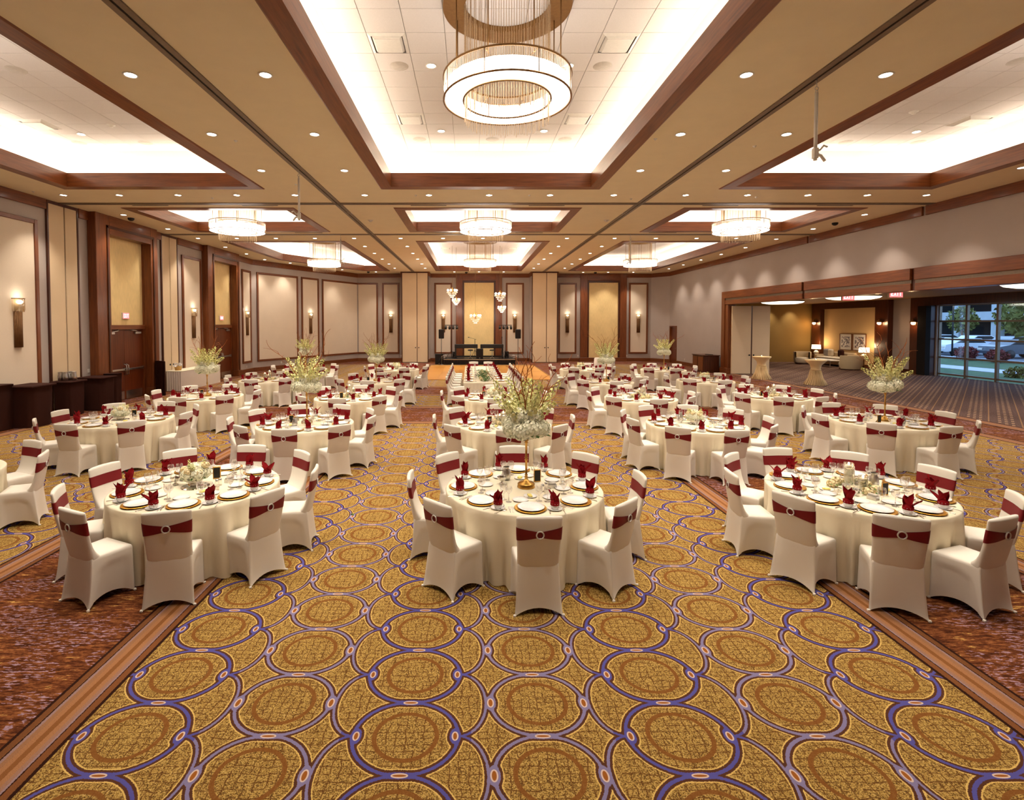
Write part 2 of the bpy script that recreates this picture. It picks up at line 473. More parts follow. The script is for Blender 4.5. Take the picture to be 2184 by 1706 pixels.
def parquet():
    t = NT('oak_dance_floor_panel'); v = t.coord()
    n1 = t.noise(t.map(v, (0.7, 9, 1)), 1.0, 4, 0.6)
    oi = t.n('ShaderNodeObjectInfo')
    f = t.m('ADD', t.m('MULTIPLY', n1, 0.8), t.m('MULTIPLY', oi.outputs['Random'], 0.25))
    return t.fin(t.ramp(f, [(0.3, srgb(200, 128, 46)), (0.8, srgb(236, 172, 84))]), 0.3, 0, 0.4, 0.3)

M['c_gold'] = carpet_gold(); M['c_brown'] = carpet_brown(); M['c_border'] = carpet_border(); M['c_foyer'] = carpet_foyer()
M['parquet'] = parquet()
# ------------------------------------------------------------------ the room
CZ = 6.15; XL = -12.0; XR = 13.55; YB = 36.35; YN = -1.6; CX = 0.51
GX = [(-11.0, -5.17), (-2.56, 3.53), (6.2, 12.0)]
GY = [(YN + 0.9, 13.56), (16.42, 18.95), (21.6, 33.2)]
BW = 0.37
floor = struct(MB().box(XL-0.5, XR+0.4, YN-0.2, YB+0.2, -0.12, 0.0).obj('floor', M['c_brown']), 'brown woven broadloom carpet under the banquet tables', 'floor')
for gx in GX:
    for gy in GY:
        x0, x1 = gx; y0, y1 = gy
        MB().box(x0, x1, y0, y1, 0.0, 0.003).obj('carpet_field', M['c_gold'], floor)
        a, b, c, d = x0-BW, x1+BW, y0-BW, y1+BW
        z = 0.004
        m = MB()
        for (p, q, r, s) in (((a,c),(a,d),(x0,y1),(x0,y0)), ((b,d),(b,c),(x1,y0),(x1,y1)),
                             ((b,c),(a,c),(x0,y0),(x1,y0)), ((a,d),(b,d),(x1,y1),(x0,y1))):
            m.quad((*p, z), (*q, z), (*r, z), (*s, z), 0, ((0,0),(0,1),(1,1),(1,0)))
        m.obj('carpet_border', M['c_border'], floor)

# dance floor: parquet panels with a brass edge
df = thing('dance_floor', 'golden oak portable dance floor laid in front of the stage', 'dance floor', (0.72, 28.3, 0.004))
pm = MB().box(-0.455, 0.455, -0.455, 0.455, 0.0, 0.02).mesh('panel', [M['parquet']])
for i in range(7):
    for j in range(9):
        put('panel', pm, df, ((i-3)*0.914, (j-4)*0.914, 0.0))
ed = MB(); hx, hy = 3.5*0.914, 4.5*0.914
ed.box(-hx-0.09, -hx, -hy-0.09, hy+0.09, 0, 0.018).box(hx, hx+0.09, -hy-0.09, hy+0.09, 0, 0.018)
ed.box(-hx, hx, -hy-0.09, -hy, 0, 0.018).box(-hx, hx, hy, hy+0.09, 0, 0.018)
ed.obj('edge_trim', M['brass'], df)

# ---- ceiling with coffers
COF = []   # (x0,x1,y0,y1,chamfer)
CXS = [(-10.55, -5.38), (-2.31, 3.34), (6.47, 11.98)]
CYS = [(1.2, 13.52), (15.72, 19.82), (22.0, 34.35)]
for ci, cx in enumerate(CXS):
    for ri, cy in enumerate(CYS):
        COF.append((cx[0], cx[1], cy[0], cy[1], 3.4 if (ci == 0 and ri == 2) else 0.0, ci, ri))
xs = sorted([XL-0.6, XR+0.4] + [v for c in CXS for v in c]); ys = sorted([YN-0.2, YB+0.2] + [v for c in CYS for v in c])
m = MB()
for i in range(len(xs)-1):
    for j in range(len(ys)-1):
        mx, my = (xs[i]+xs[i+1])/2, (ys[j]+ys[j+1])/2
        if any(c[0] < mx < c[1] and c[2] < my < c[3] for c in COF): continue
        m.box(xs[i], xs[i+1], ys[j], ys[j+1], CZ, CZ+0.16)
c = [q for q in COF if q[4]][0]
m.add([(c[0], c[3]-c[4]*1.75, CZ), (c[0], c[3], CZ), (c[0]+c[4], c[3], CZ), (c[0], c[3]-c[4]*1.75, CZ+0.16), (c[0], c[3], CZ+0.16), (c[0]+c[4], c[3], CZ+0.16)],
      [(0,1,2), (5,4,3), (0,3,4,1), (1,4,5,2), (2,5,3,0)])
ceil = struct(m.obj('ceiling', M['ceil']), 'tan painted ballroom ceiling around the lit coffers', 'ceiling')
# partition tracks
def track(x0, x1, y0, y1, along):
    m = MB(); w = 0.10
    if along == 'y':
        m.box(x0-w, x0-0.018, y0, y1, CZ-0.02, CZ).box(x0+0.018, x0+w, y0, y1, CZ-0.02, CZ)
        m.box(x0-0.02, x0+0.02, y0, y1, CZ-0.004, CZ, 1)
    else:
        m.box(x0, x1, y0-w, y0-0.018, CZ-0.02, CZ).box(x0, x1, y0+0.018, y0+w, CZ-0.02, CZ)
        m.box(x0, x1, y0-0.02, y0+0.02, CZ-0.004, CZ, 1)
    return m.obj('partition_track', [M['track'], M['black']], ceil)
for x in (-3.88, 4.92): track(x, x, YN, 34.9, 'y')
for y in (15.17, 20.37): track(XL, XR, y, y, 'x')

def poly_off(pts, d):
    n = len(pts); out = []
    for i in range(n):
        p0, p1, p2 = Vector(pts[i-1]), Vector(pts[i]), Vector(pts[(i+1) % n])
        e1 = (p1-p0).normalized(); e2 = (p2-p1).normalized()
        n1 = Vector((-e1.y, e1.x)); n2 = Vector((-e2.y, e2.x))
        k = (n1+n2); k = k/(k.dot(n1))
        q = p1 + k*d
        out.append((q.x, q.y))
    return out
TZ = 7.15; LIP = 6.48
names_c = {0: 'left', 1: 'centre', 2: 'right'}; names_r = {0: 'near', 1: 'middle', 2: 'far'}
tile_me = MB().box(-0.301, 0.301, -0.301, 0.301, -0.004, 0.016, b=0.003).mesh('ceiling_tile', [M['tile']])
tn = 0
for (x0, x1, y0, y1, ch, ci, ri) in COF:
    tn += 1
    P = [(x0, y0), (x1, y0), (x1, y1), (x0, y1)]
    if ch: P = [(x0, y0), (x1, y0), (x1, y1), (x0+ch, y1), (x0, y1-ch*1.75)]
    n = len(P); I = poly_off(P, 0.28); O = poly_off(P, -0.10); E0 = poly_off(P, 0.10); E1 = poly_off(P, 0.02); O2 = poly_off(P, -0.035)
    root = bpy.data.objects.new('trim_%d' % tn, None); COL.objects.link(root)
    struct(root, '%s %s ceiling coffer with walnut frame and lit cove' % (names_r[ri], names_c[ci]), 'ceiling coffer')
    for k in range(n):                              # frame, one board per side
        q = (k+1) % n
        m = MB()
        m.add([(*P[k], CZ-0.02), (*P[q], CZ-0.02), (*I[q], CZ-0.02), (*I[k], CZ-0.02),
               (*P[k], CZ+0.02), (*P[q], CZ+0.02), (*I[q], LIP), (*I[k], LIP)],
              [(0,1,2,3), (7,6,5,4), (0,4,5,1), (2,6,7,3)])
        m.add([(*poly_off(P, -0.03)[k], CZ), (*poly_off(P, -0.03)[q], CZ), (*P[q], CZ-0.02), (*P[k], CZ-0.02)], [(0,1,2,3)])
        m.obj('frame_board', M['wood_x'] if abs(P[k][1]-P[q][1]) < 0.1 else M['wood_y'], root)
    m = MB()                                        # cove ledge, back wall
    for k in range(n):
        q = (k+1) % n
        m.quad((*I[k], LIP), (*I[q], LIP), (*O[q], LIP), (*O[k], LIP))
        m.quad((*O[k], LIP), (*O[q], LIP), (*O[q], TZ+0.02), (*O[k], TZ+0.02))
    m.obj('cove', M['cove'], root)
    m = MB()
    for k in range(n):
        q = (k+1) % n
        m.quad((*E0[k], LIP+0.03), (*E0[q], LIP+0.03), (*E1[q], LIP+0.03), (*E1[k], LIP+0.03))
    m.obj('cove_light', M['e_cove'], root)
    m = MB(); m.add([(*p, TZ+0.02) for p in O], [tuple(range(n))]); m.obj('tile_backing', M['tgrid'], root)
    if ch:
        m = MB(); m.add([(*p, TZ) for p in O], [tuple(range(n))]); m.obj('tile_field', M['tile'], root)
    else:
        mx = (x0+x1)/2; ty0 = y1+0.10
        nx = int((x1-x0+0.2)/0.61)//2
        far = ri > 0
        ncol = int((x1-x0+0.2)/0.61)
        xa = mx - ncol*0.61/2
        if not far:
            ylo = 5.2 if ci == 1 else 7.2
            j = 0
            while ty0-(j+1)*0.61 > ylo:
                for i in range(ncol):
                    put('tile', tile_me, root, (xa+(i+0.5)*0.61, ty0-(j+0.5)*0.61, TZ))
                j += 1
            MB().box(O[0][0], O[1][0], O[0][1], ty0-j*0.61, TZ, TZ+0.015).obj('tile_field', M['tile'], root)
            MB().box(O[0][0], xa, ty0-j*0.61, ty0, TZ, TZ+0.015).box(xa+ncol*0.61, O[1][0], ty0-j*0.61, ty0, TZ, TZ+0.015).obj('tile_margin', M['tile'], root)
        else:
            m = MB(); j = 0
            nrow = int((y1-y0+0.2)/0.61)
            for i in range(ncol):
                for j in range(nrow):
                    m.box(xa+i*0.61+0.005, xa+(i+1)*0.61-0.005, ty0-(j+1)*0.61+0.005, ty0-j*0.61-0.005, TZ, TZ+0.012)
            o = m.obj('tile_field', M['tile'], root); o['kind'] = 'stuff'

# ---- walls
def wmat(ox, oy, ux, uy, nx, ny):
    return Matrix(((ux, nx, 0, ox), (uy, ny, 0, oy), (0, 0, 1, 0), (0, 0, 0, 1)))
WL = wmat(XL, 0, 0, 1, 1, 0)            # u = Y, d = into the room
WR = wmat(XR, 0, 0, 1, -1, 0)
WB = wmat(0, YB, 1, 0, 0, -1)           # u = X
AX0, AY0, AX1, AY1 = -12.0, 28.35, -7.97, YB
AL = math.hypot(AX1-AX0, AY1-AY0); aux, auy = (AX1-AX0)/AL, (AY1-AY0)/AL
WA = wmat(AX0, AY0, aux, auy, auy, -aux)
RX0, RY0, RX1, RY1 = 12.68, YB, XR, 35.15
RL = math.hypot(RX1-RX0, RY1-RY0); rux, ruy = (RX1-RX0)/RL, (RY1-RY0)/RL
WC = wmat(RX0, RY0, rux, ruy, ruy, -rux)
T = 0.16
D1 = (16.85, 19.0); D2 = (23.7, 25.93)  # niches with doors in the left wall
m = MB()
g_ = 0.03
for (a, b) in ((YN, D1[0]-g_), (D1[1]+g_, D2[0]-g_), (D2[1]+g_, AY0)): m.box(a, b, -T-0.4, -0.001, 0, CZ, M=WL)
for d in (D1, D2): m.box(d[0]-g_, d[1]+g_, -T-0.4, -0.001, 5.58, CZ, M=WL)
wl = struct(m.obj('wall_left', M['taupe']), 'taupe fabric left wall with framed panels and door portals', 'wall')
wa = struct(MB().box(0, AL, -T, 0, 0, CZ, M=WA).obj('wall_corner', M['taupe']), 'angled taupe wall cutting the far left corner', 'wall')
wb = struct(MB().box(-8.2, 12.9, -T, 0, 0, CZ, M=WB).obj('wall_back', M['taupe']), 'taupe far wall behind the stage', 'wall')
wc = struct(MB().box(0, RL, -T, 0, 0, CZ, M=WC).obj('wall_corner', M['taupe']), 'short angled wall at the far right corner', 'wall')
OP0, OP1, OPZ = 5.6, 27.1, 3.65         # the wide opening to the foyer
m = MB().box(OP1+0.25, 33.95, -0.35, 0, 0, CZ, M=WR).box(35.05, 35.3, -0.35, 0, 0, CZ, M=WR).box(33.95, 35.05, -0.35, 0, 2.46, CZ, M=WR)
m.box(YN, OP0-0.25, -0.35, 0, 0, CZ, M=WR).box(OP0-0.25, OP1+0.25, -0.35, 0, 4.3, CZ, M=WR)
wr = struct(m.obj('wall_right', M['taupe']), 'taupe right wall above the wide foyer opening', 'wall')
struct(MB().box(XL-0.5, XR+0.35, YN-0.2, YN, 0, CZ).obj('wall_near', M['taupe']), 'taupe wall behind the camera', 'wall')

# crown and base boards
def run(name, M4, segs, z0, z1, d, mat, parent):
    for a, b in segs:
        o = MB().box(a, b, 0, d, z0, z1, M=M4, b=0.008).obj(name, mat, parent)
run('crown_board', WL, [(YN, 14.62), (15.82, 16.2), (19.42, 19.98), (21.15, 23.08), (26.27, AY0)], 5.87, CZ, 0.07, M['wood_y'], wl)
run('crown_board', WA, [(0, AL)], 5.87, CZ, 0.07, M['wood_y'], wa)
run('crown_board', WB, [(AX1, -4.72), (-2.86, -1.04), (2.2, 4.13), (5.88, 7.69), (10.93, RX0)], 5.87, CZ, 0.07, M['wood_x'], wb)
run('crown_board', WC, [(0, RL)], 5.87, CZ, 0.07, M['wood_y'], wc)
run('crown_board', WR, [(YN, 15.42), (15.54, 20.68), (20.8, 35.15)], 5.87, CZ, 0.07, M['wood_y'], wr)
run('skirting_board', WL, [(YN, 14.62), (15.82, 16.15), (19.45, 19.98), (21.15, 23.05), (26.3, AY0)], 0, 0.22, 0.04, M['wood_y'], wl)
run('skirting_board', WA, [(0, AL)], 0, 0.22, 0.04, M['wood_y'], wa)
run('skirting_board', WB, [(AX1, -4.72), (-2.86, -1.04), (2.2, 4.13), (5.88, 7.69), (10.93, RX0)], 0, 0.22, 0.04, M['wood_x'], wb)
run('skirting_board', WC, [(0, RL)], 0, 0.22, 0.04, M['wood_y'], wc)
run('skirting_board', WR, [(OP1+0.75, 33.9), (35.08, 35.15)], 0, 0.22, 0.04, M['wood_y'], wr)

# framed fabric panels
def panel(M4, u0, u1, z0=0.53, z1=5.5, parent=None, sides='lrtb', fw=0.115):
    m = MB().box(u0+fw*0.6, u1-fw*0.6, 0, 0.025, z0+fw*0.6, z1-fw*0.6, M=M4)
    m.obj('fabric_panel', M['cream'], parent)
    wy = M['wood_x'] if M4 is WB else M['wood_y']
    if 'l' in sides: MB().box(u0, u0+fw, 0, 0.06, z0, z1, M=M4, b=0.01).obj('panel_moulding', M['wood'], parent)
    if 'r' in sides: MB().box(u1-fw, u1, 0, 0.06, z0, z1, M=M4, b=0.01).obj('panel_moulding', M['wood'], parent)
    MB().box(u0+(fw if 'l' in sides else 0), u1-(fw if 'r' in sides else 0), 0, 0.06, z1-fw, z1, M=M4, b=0.01).obj('panel_moulding', wy, parent)
    MB().box(u0+(fw if 'l' in sides else 0), u1-(fw if 'r' in sides else 0), 0, 0.06, z0, z0+fw, M=M4, b=0.01).obj('panel_moulding', wy, parent)
panel(WL, 11.6, 14.33, parent=wl)
panel(WL, 7.4, 11.2, parent=wl)
panel(WL, 21.45, 22.97, parent=wl)
panel(WL, 27.05, 28.15, parent=wl)
panel(WA, 0.30, 3.35, parent=wa); panel(WA, 3.62, 5.12, parent=wa); panel(WA, 5.42, AL, parent=wa, sides='l')
panel(WB, AX1, -6.52, parent=wb, sides='r'); panel(WB, -6.22, -5.03, parent=wb)
panel(WB, -2.55, -1.30, parent=wb); panel(WB, 2.47, 3.73, parent=wb)
panel(WB, 6.17, 7.44, parent=wb); panel(WB, 11.12, 12.46, parent=wb)

# feature niches on the far wall
def niche(M4, u0, u1, g0, g1, parent, ztop=5.52):
    wx = M['wood_x']
    MB().box(u0, g0-0.12, 0, 0.16, 0.26, CZ, M=M4, b=0.01).obj('portal_post', M['wood'], parent)
    MB().box(g1+0.12, u1, 0, 0.16, 0.26, CZ, M=M4, b=0.01).obj('portal_post', M['wood'], parent)
    MB().box(g0-0.12, g1+0.12, 0, 0.16, ztop+0.14, CZ, M=M4, b=0.01).obj('portal_head', wx, parent)
    MB().box(g0-0.16, g0, 0, 0.10, 0.26, ztop+0.14, M=M4).box(g1, g1+0.16, 0, 0.10, 0.26, ztop+0.14, M=M4).box(g0, g1, 0, 0.10, ztop, ztop+0.14, M=M4).obj('inner_moulding', M['wood_dark'], parent)
    MB().box(u0-0.03, u1+0.03, 0, 0.19, 0, 0.26, M=M4, b=0.01).obj('portal_plinth', wx, parent)
    MB().box(g0, g1, 0, 0.04, 0.26, ztop, M=M4).obj('gold_panel', M['gold_paper'], parent)
niche(WB, -1.04, 2.2, -0.46, 1.62, wb); niche(WB, 7.69, 10.93, 8.3, 10.35, wb)

# pocket doors hiding the folding partitions
def pocket(M4, u0, um, u1, d, parent, ztop=6.06, knobs=True, dk=0.02):
    MB().box(u0, u0+0.05, 0, d+0.012, 0, ztop+0.08, M=M4).box(u1-0.05, u1, 0, d+0.012, 0, ztop+0.08, M=M4).box(u0+0.05, u1-0.05, 0, d+0.012, ztop, ztop+0.08, M=M4).obj('pocket_frame', M['wood_dark'], parent)
    for a, b in ((u0+0.055, um-0.02), (um+0.02, u1-0.055)):
        o = MB().box(a, b, 0, d, 0.03, ztop, M=M4, b=0.01).obj('pocket_door', M['partition'], parent)
        if knobs:
            c = b-0.09 if a == u0+0.055 else a+0.09
            MB().cyl(0.035, 0, 0.02, 12, M=M4 @ Matrix.Translation((c, d, 1.02)) @ Matrix.Rotation(-PI/2, 4, 'X')).obj('finger_pull', M['black'], o)
    MB().box(um-0.02, um+0.02, 0, d-0.03, 0.03, ztop, M=M4).obj('pocket_gap', M['wood_dark'], parent)
pocket(WL, 14.64, 15.28, 15.80, 0.05, wl)
pocket(WL, 20.0, 20.57, 21.12, 0.05, wl)
for (a, um, b) in ((-4.68, -3.63, -2.86), (4.13, 5.13, 5.88)):
    MB().box(a, b, 0, 1.38, 0, CZ, M=WB).obj('pier', M['taupe'], wb)
    pocket(wmat(0, YB-1.38, 1, 0, 0, -1), a, um, b, 0.06, wb)
    for u, s in ((a, -1), (b, 1)):
        MB().box(min(u, u+s*0.07), max(u, u+s*0.07), 0, 1.38, 5.87, CZ, M=WB).box(min(u, u+s*0.04), max(u, u+s*0.04), 0, 1.38, 0, 0.22, M=WB).obj('pier_trim', M['wood_y'], wb)

# door portals in the left wall
def portal(d, u0, u1, parent, num):
    PR = 0.28
    MB().box(u0, d[0], 0, PR, 0.30, CZ, M=WL, b=0.012).obj('portal_post', M['wood'], parent)
    MB().box(d[1], u1, 0, PR, 0.30, CZ, M=WL, b=0.012).obj('portal_post', M['wood'], parent)
    MB().box(d[0], d[1], 0, PR, 5.55, CZ, M=WL).obj('portal_head', M['wood_y'], parent)
    MB().box(d[0]-0.16, d[0]-0.10, PR, PR+0.03, 0.3, 5.82, M=WL).box(d[1]+0.10, d[1]+0.16, PR, PR+0.03, 0.3, 5.82, M=WL).box(d[0]-0.16, d[1]+0.16, PR, PR+0.03, 5.74, 5.82, M=WL).obj('portal_bead', M['wood_dark'], parent)
    MB().box(u0-0.03, d[0]+0.02, 0, PR+0.03, 0, 0.30, M=WL, b=0.01).obj('portal_plinth', M['wood_y'], parent)
    MB().box(d[1]-0.02, u1+0.03, 0, PR+0.03, 0, 0.30, M=WL, b=0.01).obj('portal_plinth', M['wood_y'], parent)
    MB().box(d[0]-0.02, d[0], -0.100, 0, 0, 5.55, M=WL).box(d[1], d[1]+0.02, -0.100, 0, 0, 5.55, M=WL).box(d[0], d[1], -0.100, 0, 5.55, 5.57, M=WL).obj('portal_reveal', M['wood'], parent)
    MB().box(d[0], d[1], -0.100, -0.080, 2.60, 5.55, M=WL).obj('gold_panel', M['gold_paper'], parent)
    MB().box(d[0], d[1], -0.100, 0.020, 2.44, 2.60, M=WL, b=0.01).obj('transom_bar', M['wood_y'], parent)
    MB().box(d[0], d[0]+0.10, -0.100, 0.000, 0, 2.44, M=WL).box(d[1]-0.10, d[1], -0.100, 0.000, 0, 2.44, M=WL).obj('door_jamb', M['wood'], parent)
    MB().box(d[0]-0.02, d[1]+0.02, -0.230, -0.105, 0, 5.6, M=WL).obj('niche_back', M['wood_dark'], parent)
    mid = (d[0]+d[1])/2
    root = bpy.data.objects.new('door_%d' % num, None); COL.objects.link(root)
    struct(root, 'pair of dark walnut doors with steel push bars in the %s left-wall portal' % ('near' if num == 1 else 'far'), 'door')
    for a, b, s in ((d[0]+0.10, mid-0.004, 1), (mid+0.004, d[1]-0.10, -1)):
        o = MB().box(a, b, -0.100, -0.050, 0.01, 2.43, M=WL, b=0.004).obj('door_leaf', M['door_wood'], root)
        MB().box(a+0.05, b-0.05, -0.050, -0.045, 0.02, 0.30, M=WL).obj('kick_plate', M['steel'], o)
        mm = MB().box(a+0.06, b-0.06, -0.010, 0.030, 1.02, 1.09, M=WL, b=0.012)
        mm.box(a+0.05, a+0.11, -0.050, 0.030, 1.0, 1.11, M=WL).box(b-0.11, b-0.05, -0.050, 0.030, 1.0, 1.11, M=WL)
        mm.obj('push_bar', M['steel'], o)
        e = b-0.05 if s > 0 else a+0.05
        MB().tube([WL @ Vector((e, -0.040, 0.86)), WL @ Vector((e, 0.050, 0.90)), WL @ Vector((e, 0.050, 1.20)), WL @ Vector((e, -0.040, 1.24))], 0.014, 8).obj('pull_handle', M['steel'], o)
        c = (a+0.28) if s > 0 else (b-0.28)
        MB().box(c-0.16, c+0.16, -0.050, 0.010, 2.28, 2.36, M=WL, b=0.01).tube([WL @ Vector((c, -0.010, 2.36)), WL @ Vector((c+0.22*s, 0.070, 2.40)), WL @ Vector((c+0.4*s, -0.040, 2.43))], 0.012, 6).obj('door_closer', M['steel'], o)
    return root
portal(D1, 16.22, 19.4, wl, 1); portal(D2, 23.1, 26.25, wl, 2)

# opening to the foyer: timber portal in three lengths
for a, b in ((OP0-0.25, 15.72), (15.86, 20.9), (21.04, OP1+0.62)):
    MB().box(a, b, -0.35, 0.10, 3.98, 4.34, M=WR, b=0.012).obj('header_board', M['wood_y'], wr)
    MB().box(a, b, -0.35, 0.05, 3.88, 3.98, M=WR).obj('header_groove', M['track'], wr)
    MB().box(a, b, -0.35, 0.07, OPZ, 3.88, M=WR, b=0.012).obj('header_board', M['wood_y'], wr)
for y in (15.79, 20.97):
    MB().box(y-0.07, y+0.07, -0.35, 0.02, OPZ, 4.34, M=WR).obj('header_slot', M['wood_dark'], wr)
MB().box(OP1+0.30, OP1+0.62, -0.35, 0.10, 0.30, 3.98, M=WR, b=0.012).obj('portal_post', M['wood'], wr)
MB().box(OP1, OP1+0.30, -0.35, 0.05, 0.30, OPZ, M=WR, b=0.012).obj('portal_post', M['wood'], wr)
MB().box(OP1-0.02, OP1+0.66, -0.35, 0.14, 0, 0.30, M=WR, b=0.012).obj('portal_plinth', M['wood_y'], wr)
MB().box(OP0-0.25, OP0, -0.35, 0.07, 0, OPZ, M=WR).obj('portal_post', M['wood'], wr)
# partition leaves stacked in the opening
pp = thing('folding_partition', 'tall cream folding partition leaves stacked at the foyer opening', 'partition', (XR+0.10, OP1-0.06, 0))
for i, (w, x) in enumerate(((1.0, 0.0), (0.92, 1.06))):
    o = MB().box(x, x+w, -0.10, 0.0, 0.02, OPZ-0.08, b=0.01).obj('leaf', M['partition'], pp)
    MB().cyl(0.04, 0, 0.02, 12, M=Matrix.Translation((x+w-0.08 if i == 0 else x+0.08, -0.10, 1.0)) @ Matrix.Rotation(PI/2, 4, 'X')).obj('finger_pull', M['black'], o)
MB().box(1.0, 1.06, -0.09, -0.01, 0.02, OPZ-0.08).obj('seal_strip', M['wood_dark'], pp)
# small service door, far right
sd = bpy.data.objects.new('door_3', None); COL.objects.link(sd); struct(sd, 'narrow brown service door near the far right corner', 'door')
o = MB().box(34.0, 35.0, -0.12, -0.06, 0, 2.42, M=WR).obj('door_leaf', M['door_wood'], sd)
MB().sphere(0.035, 10, 6, M=WR @ Matrix.Translation((34.1, -0.02, 1.0))).obj('door_knob', M['steel'], o)
MB().box(33.9, 34.0, -0.2, 0.04, 0, 2.5, M=WR).box(35.0, 35.1, -0.2, 0.04, 0, 2.5, M=WR).box(34.0, 35.0, -0.2, 0.04, 2.42, 2.5, M=WR).obj('door_frame', M['wood'], sd)
# ------------------------------------------------------------------ foyer
FX0, FX1, FY0, FY1, FZ = XR+0.35, 23.7, 4.0, 35.6, 4.0
FC = struct(MB().box(XR+0.15, FX1+0.3, FY0, FY1+0.2, FZ, FZ+0.12).obj('ceiling', M['foyer_ceil']), 'low brown foyer ceiling beyond the opening', 'ceiling')
ff = struct(MB().box(XR+0.36, FX1+0.2, FY0, FY1+0.2, -0.10, 0.001).obj('floor', M['c_foyer']), 'grey brown foyer carpet with rows of pale dots', 'floor')
m = MB()
m.quad((XR-0.05, FY0, 0.005), (XR-0.05, OP1, 0.005), (XR+0.45, OP1, 0.005), (XR+0.45, FY0, 0.005), 0, ((0,0),(0,1),(1,1),(1,0)))
m.obj('carpet_border', M['c_border'], ff)
struct(MB().box(XR+0.35, FX1+0.2, FY1, FY1+0.15, 0, FZ).obj('wall_foyer_end', M['olive']), 'olive end wall of the foyer', 'wall')
struct(MB().box(XR+0.35, FX1+0.2, FY0-0.15, FY0, 0, FZ).obj('wall_foyer_near', M['olive']), 'near end wall of the foyer', 'wall')
WF = wmat(FX1, 0, 0, 1, -1, 0)
WY0, WY1 = 14.55, 26.23           # window band
m = MB().box(FY0, WY0, -0.25, 0, 0, FZ, M=WF).box(WY1, FY1, -0.25, 0, 0, FZ, M=WF).box(WY0, WY1, -0.25, 0, 3.57, FZ, M=WF)
wf = struct(m.obj('wall_foyer', M['taupe']), 'foyer side wall with timber piers around the lounge', 'wall')
MB().box(29.9, 34.55, 0, 0.03, 0.15, 3.6, M=WF).obj('lounge_panel', M['foyer_cream'], wf)
for a, b in ((28.95, 29.9), (34.55, 35.42), (26.3, 27.5)):
    MB().box(a, b, 0, 0.30, 0, FZ, M=WF, b=0.012).obj('timber_pier', M['wood_dark'], wf)
MB().box(29.9, 34.55, 0, 0.30, 3.6, FZ, M=WF).box(WY0, 26.3, 0, 0.30, 3.58, FZ, M=WF).obj('timber_head', M['wood_dark'], wf)
MB().box(26.25, 26.75, 0.30, 0.55, 0.02, 3.55, M=WF).obj('curtain_stack', M['black_cloth'], wf)
MB().box(27.5, 28.95, 0, 0.04, 0, 0.18, M=WF).box(29.9, 34.55, 0.03, 0.06, 0, 0.18, M=WF).obj('skirting_board', M['wood_dark'], wf)
MB().box(14.2, 20.2, FY1-0.04, FY1, 0, 0.2).obj('skirting_board', M['wood_dark'], wf)
MB().box(19.6, 19.7, FY1-0.05, FY1, 0, 2.3).box(18.6, 18.7, FY1-0.05, FY1, 0, 2.3).box(18.6, 19.7, FY1-0.05, FY1, 2.3, 2.4).box(18.7, 19.6, FY1-0.03, FY1, 0, 2.3, 0).obj('end_door', M['wood'], wf)
# window wall: panes and mullions
wn = bpy.data.objects.new('window_1', None); COL.objects.link(wn)
struct(wn, 'grid of tall foyer windows looking onto a lawn and parked cars', 'window')
ys_ = [WY1 - 1.46*k for k in range(9)]; zs_ = [0.12, 0.95, 1.87, 2.77, 3.57]
for y in ys_: MB().box(y-0.05, y+0.05, -0.2, -0.08, 0, 3.58, M=WF).obj('mullion', M['track'], wn)
for z in zs_: MB().box(WY0, WY1, -0.19, -0.09, z-0.04, z+0.04, M=WF).obj('transom', M['track'], wn)
for i in range(8):
    for j in range(4):
        MB().box(ys_[i+1]+0.05, ys_[i]-0.05, -0.145, -0.135, zs_[j]+0.04, zs_[j+1]-0.04, M=WF).obj('pane', M['pane'], wn)
# framed prints over the sofa
t = NT('botanical_print'); v = t.coord()
nz = t.noise(v, 9, 4, 0.7)
M['print'] = t.fin(t.ramp(nz, [(0.42, srgb(70, 66, 78)), (0.50, srgb(170, 150, 150)), (0.56, srgb(236, 230, 222))]), 0.5)
for i, (a, b) in enumerate(((32.0, 33.0), (30.85, 31.85))):
    o = thing('framed_print', 'framed grey leaf print on foyer wall, %s of the pair' % ('left' if i == 0 else 'right'), 'picture', (FX1-0.04, (a+b)/2, 1.5), group='prints over the lounge sofa')
    h = (b-a)/2
    MB().box(-0.02, 0.0, -h, h, -0.48, 0.48).obj('mount', M['white_paint'], o)
    MB().box(-0.024, -0.02, -h+0.13, h-0.13, -0.34, 0.34).obj('print', M['print'], o)
    MB().box(-0.045, 0, -h-0.03, -h, -0.51, 0.51).box(-0.045, 0, h, h+0.03, -0.51, 0.51).box(-0.045, 0, -h, h, 0.48, 0.51).box(-0.045, 0, -h, h, -0.51, -0.48).obj('frame', M['wood'], o)
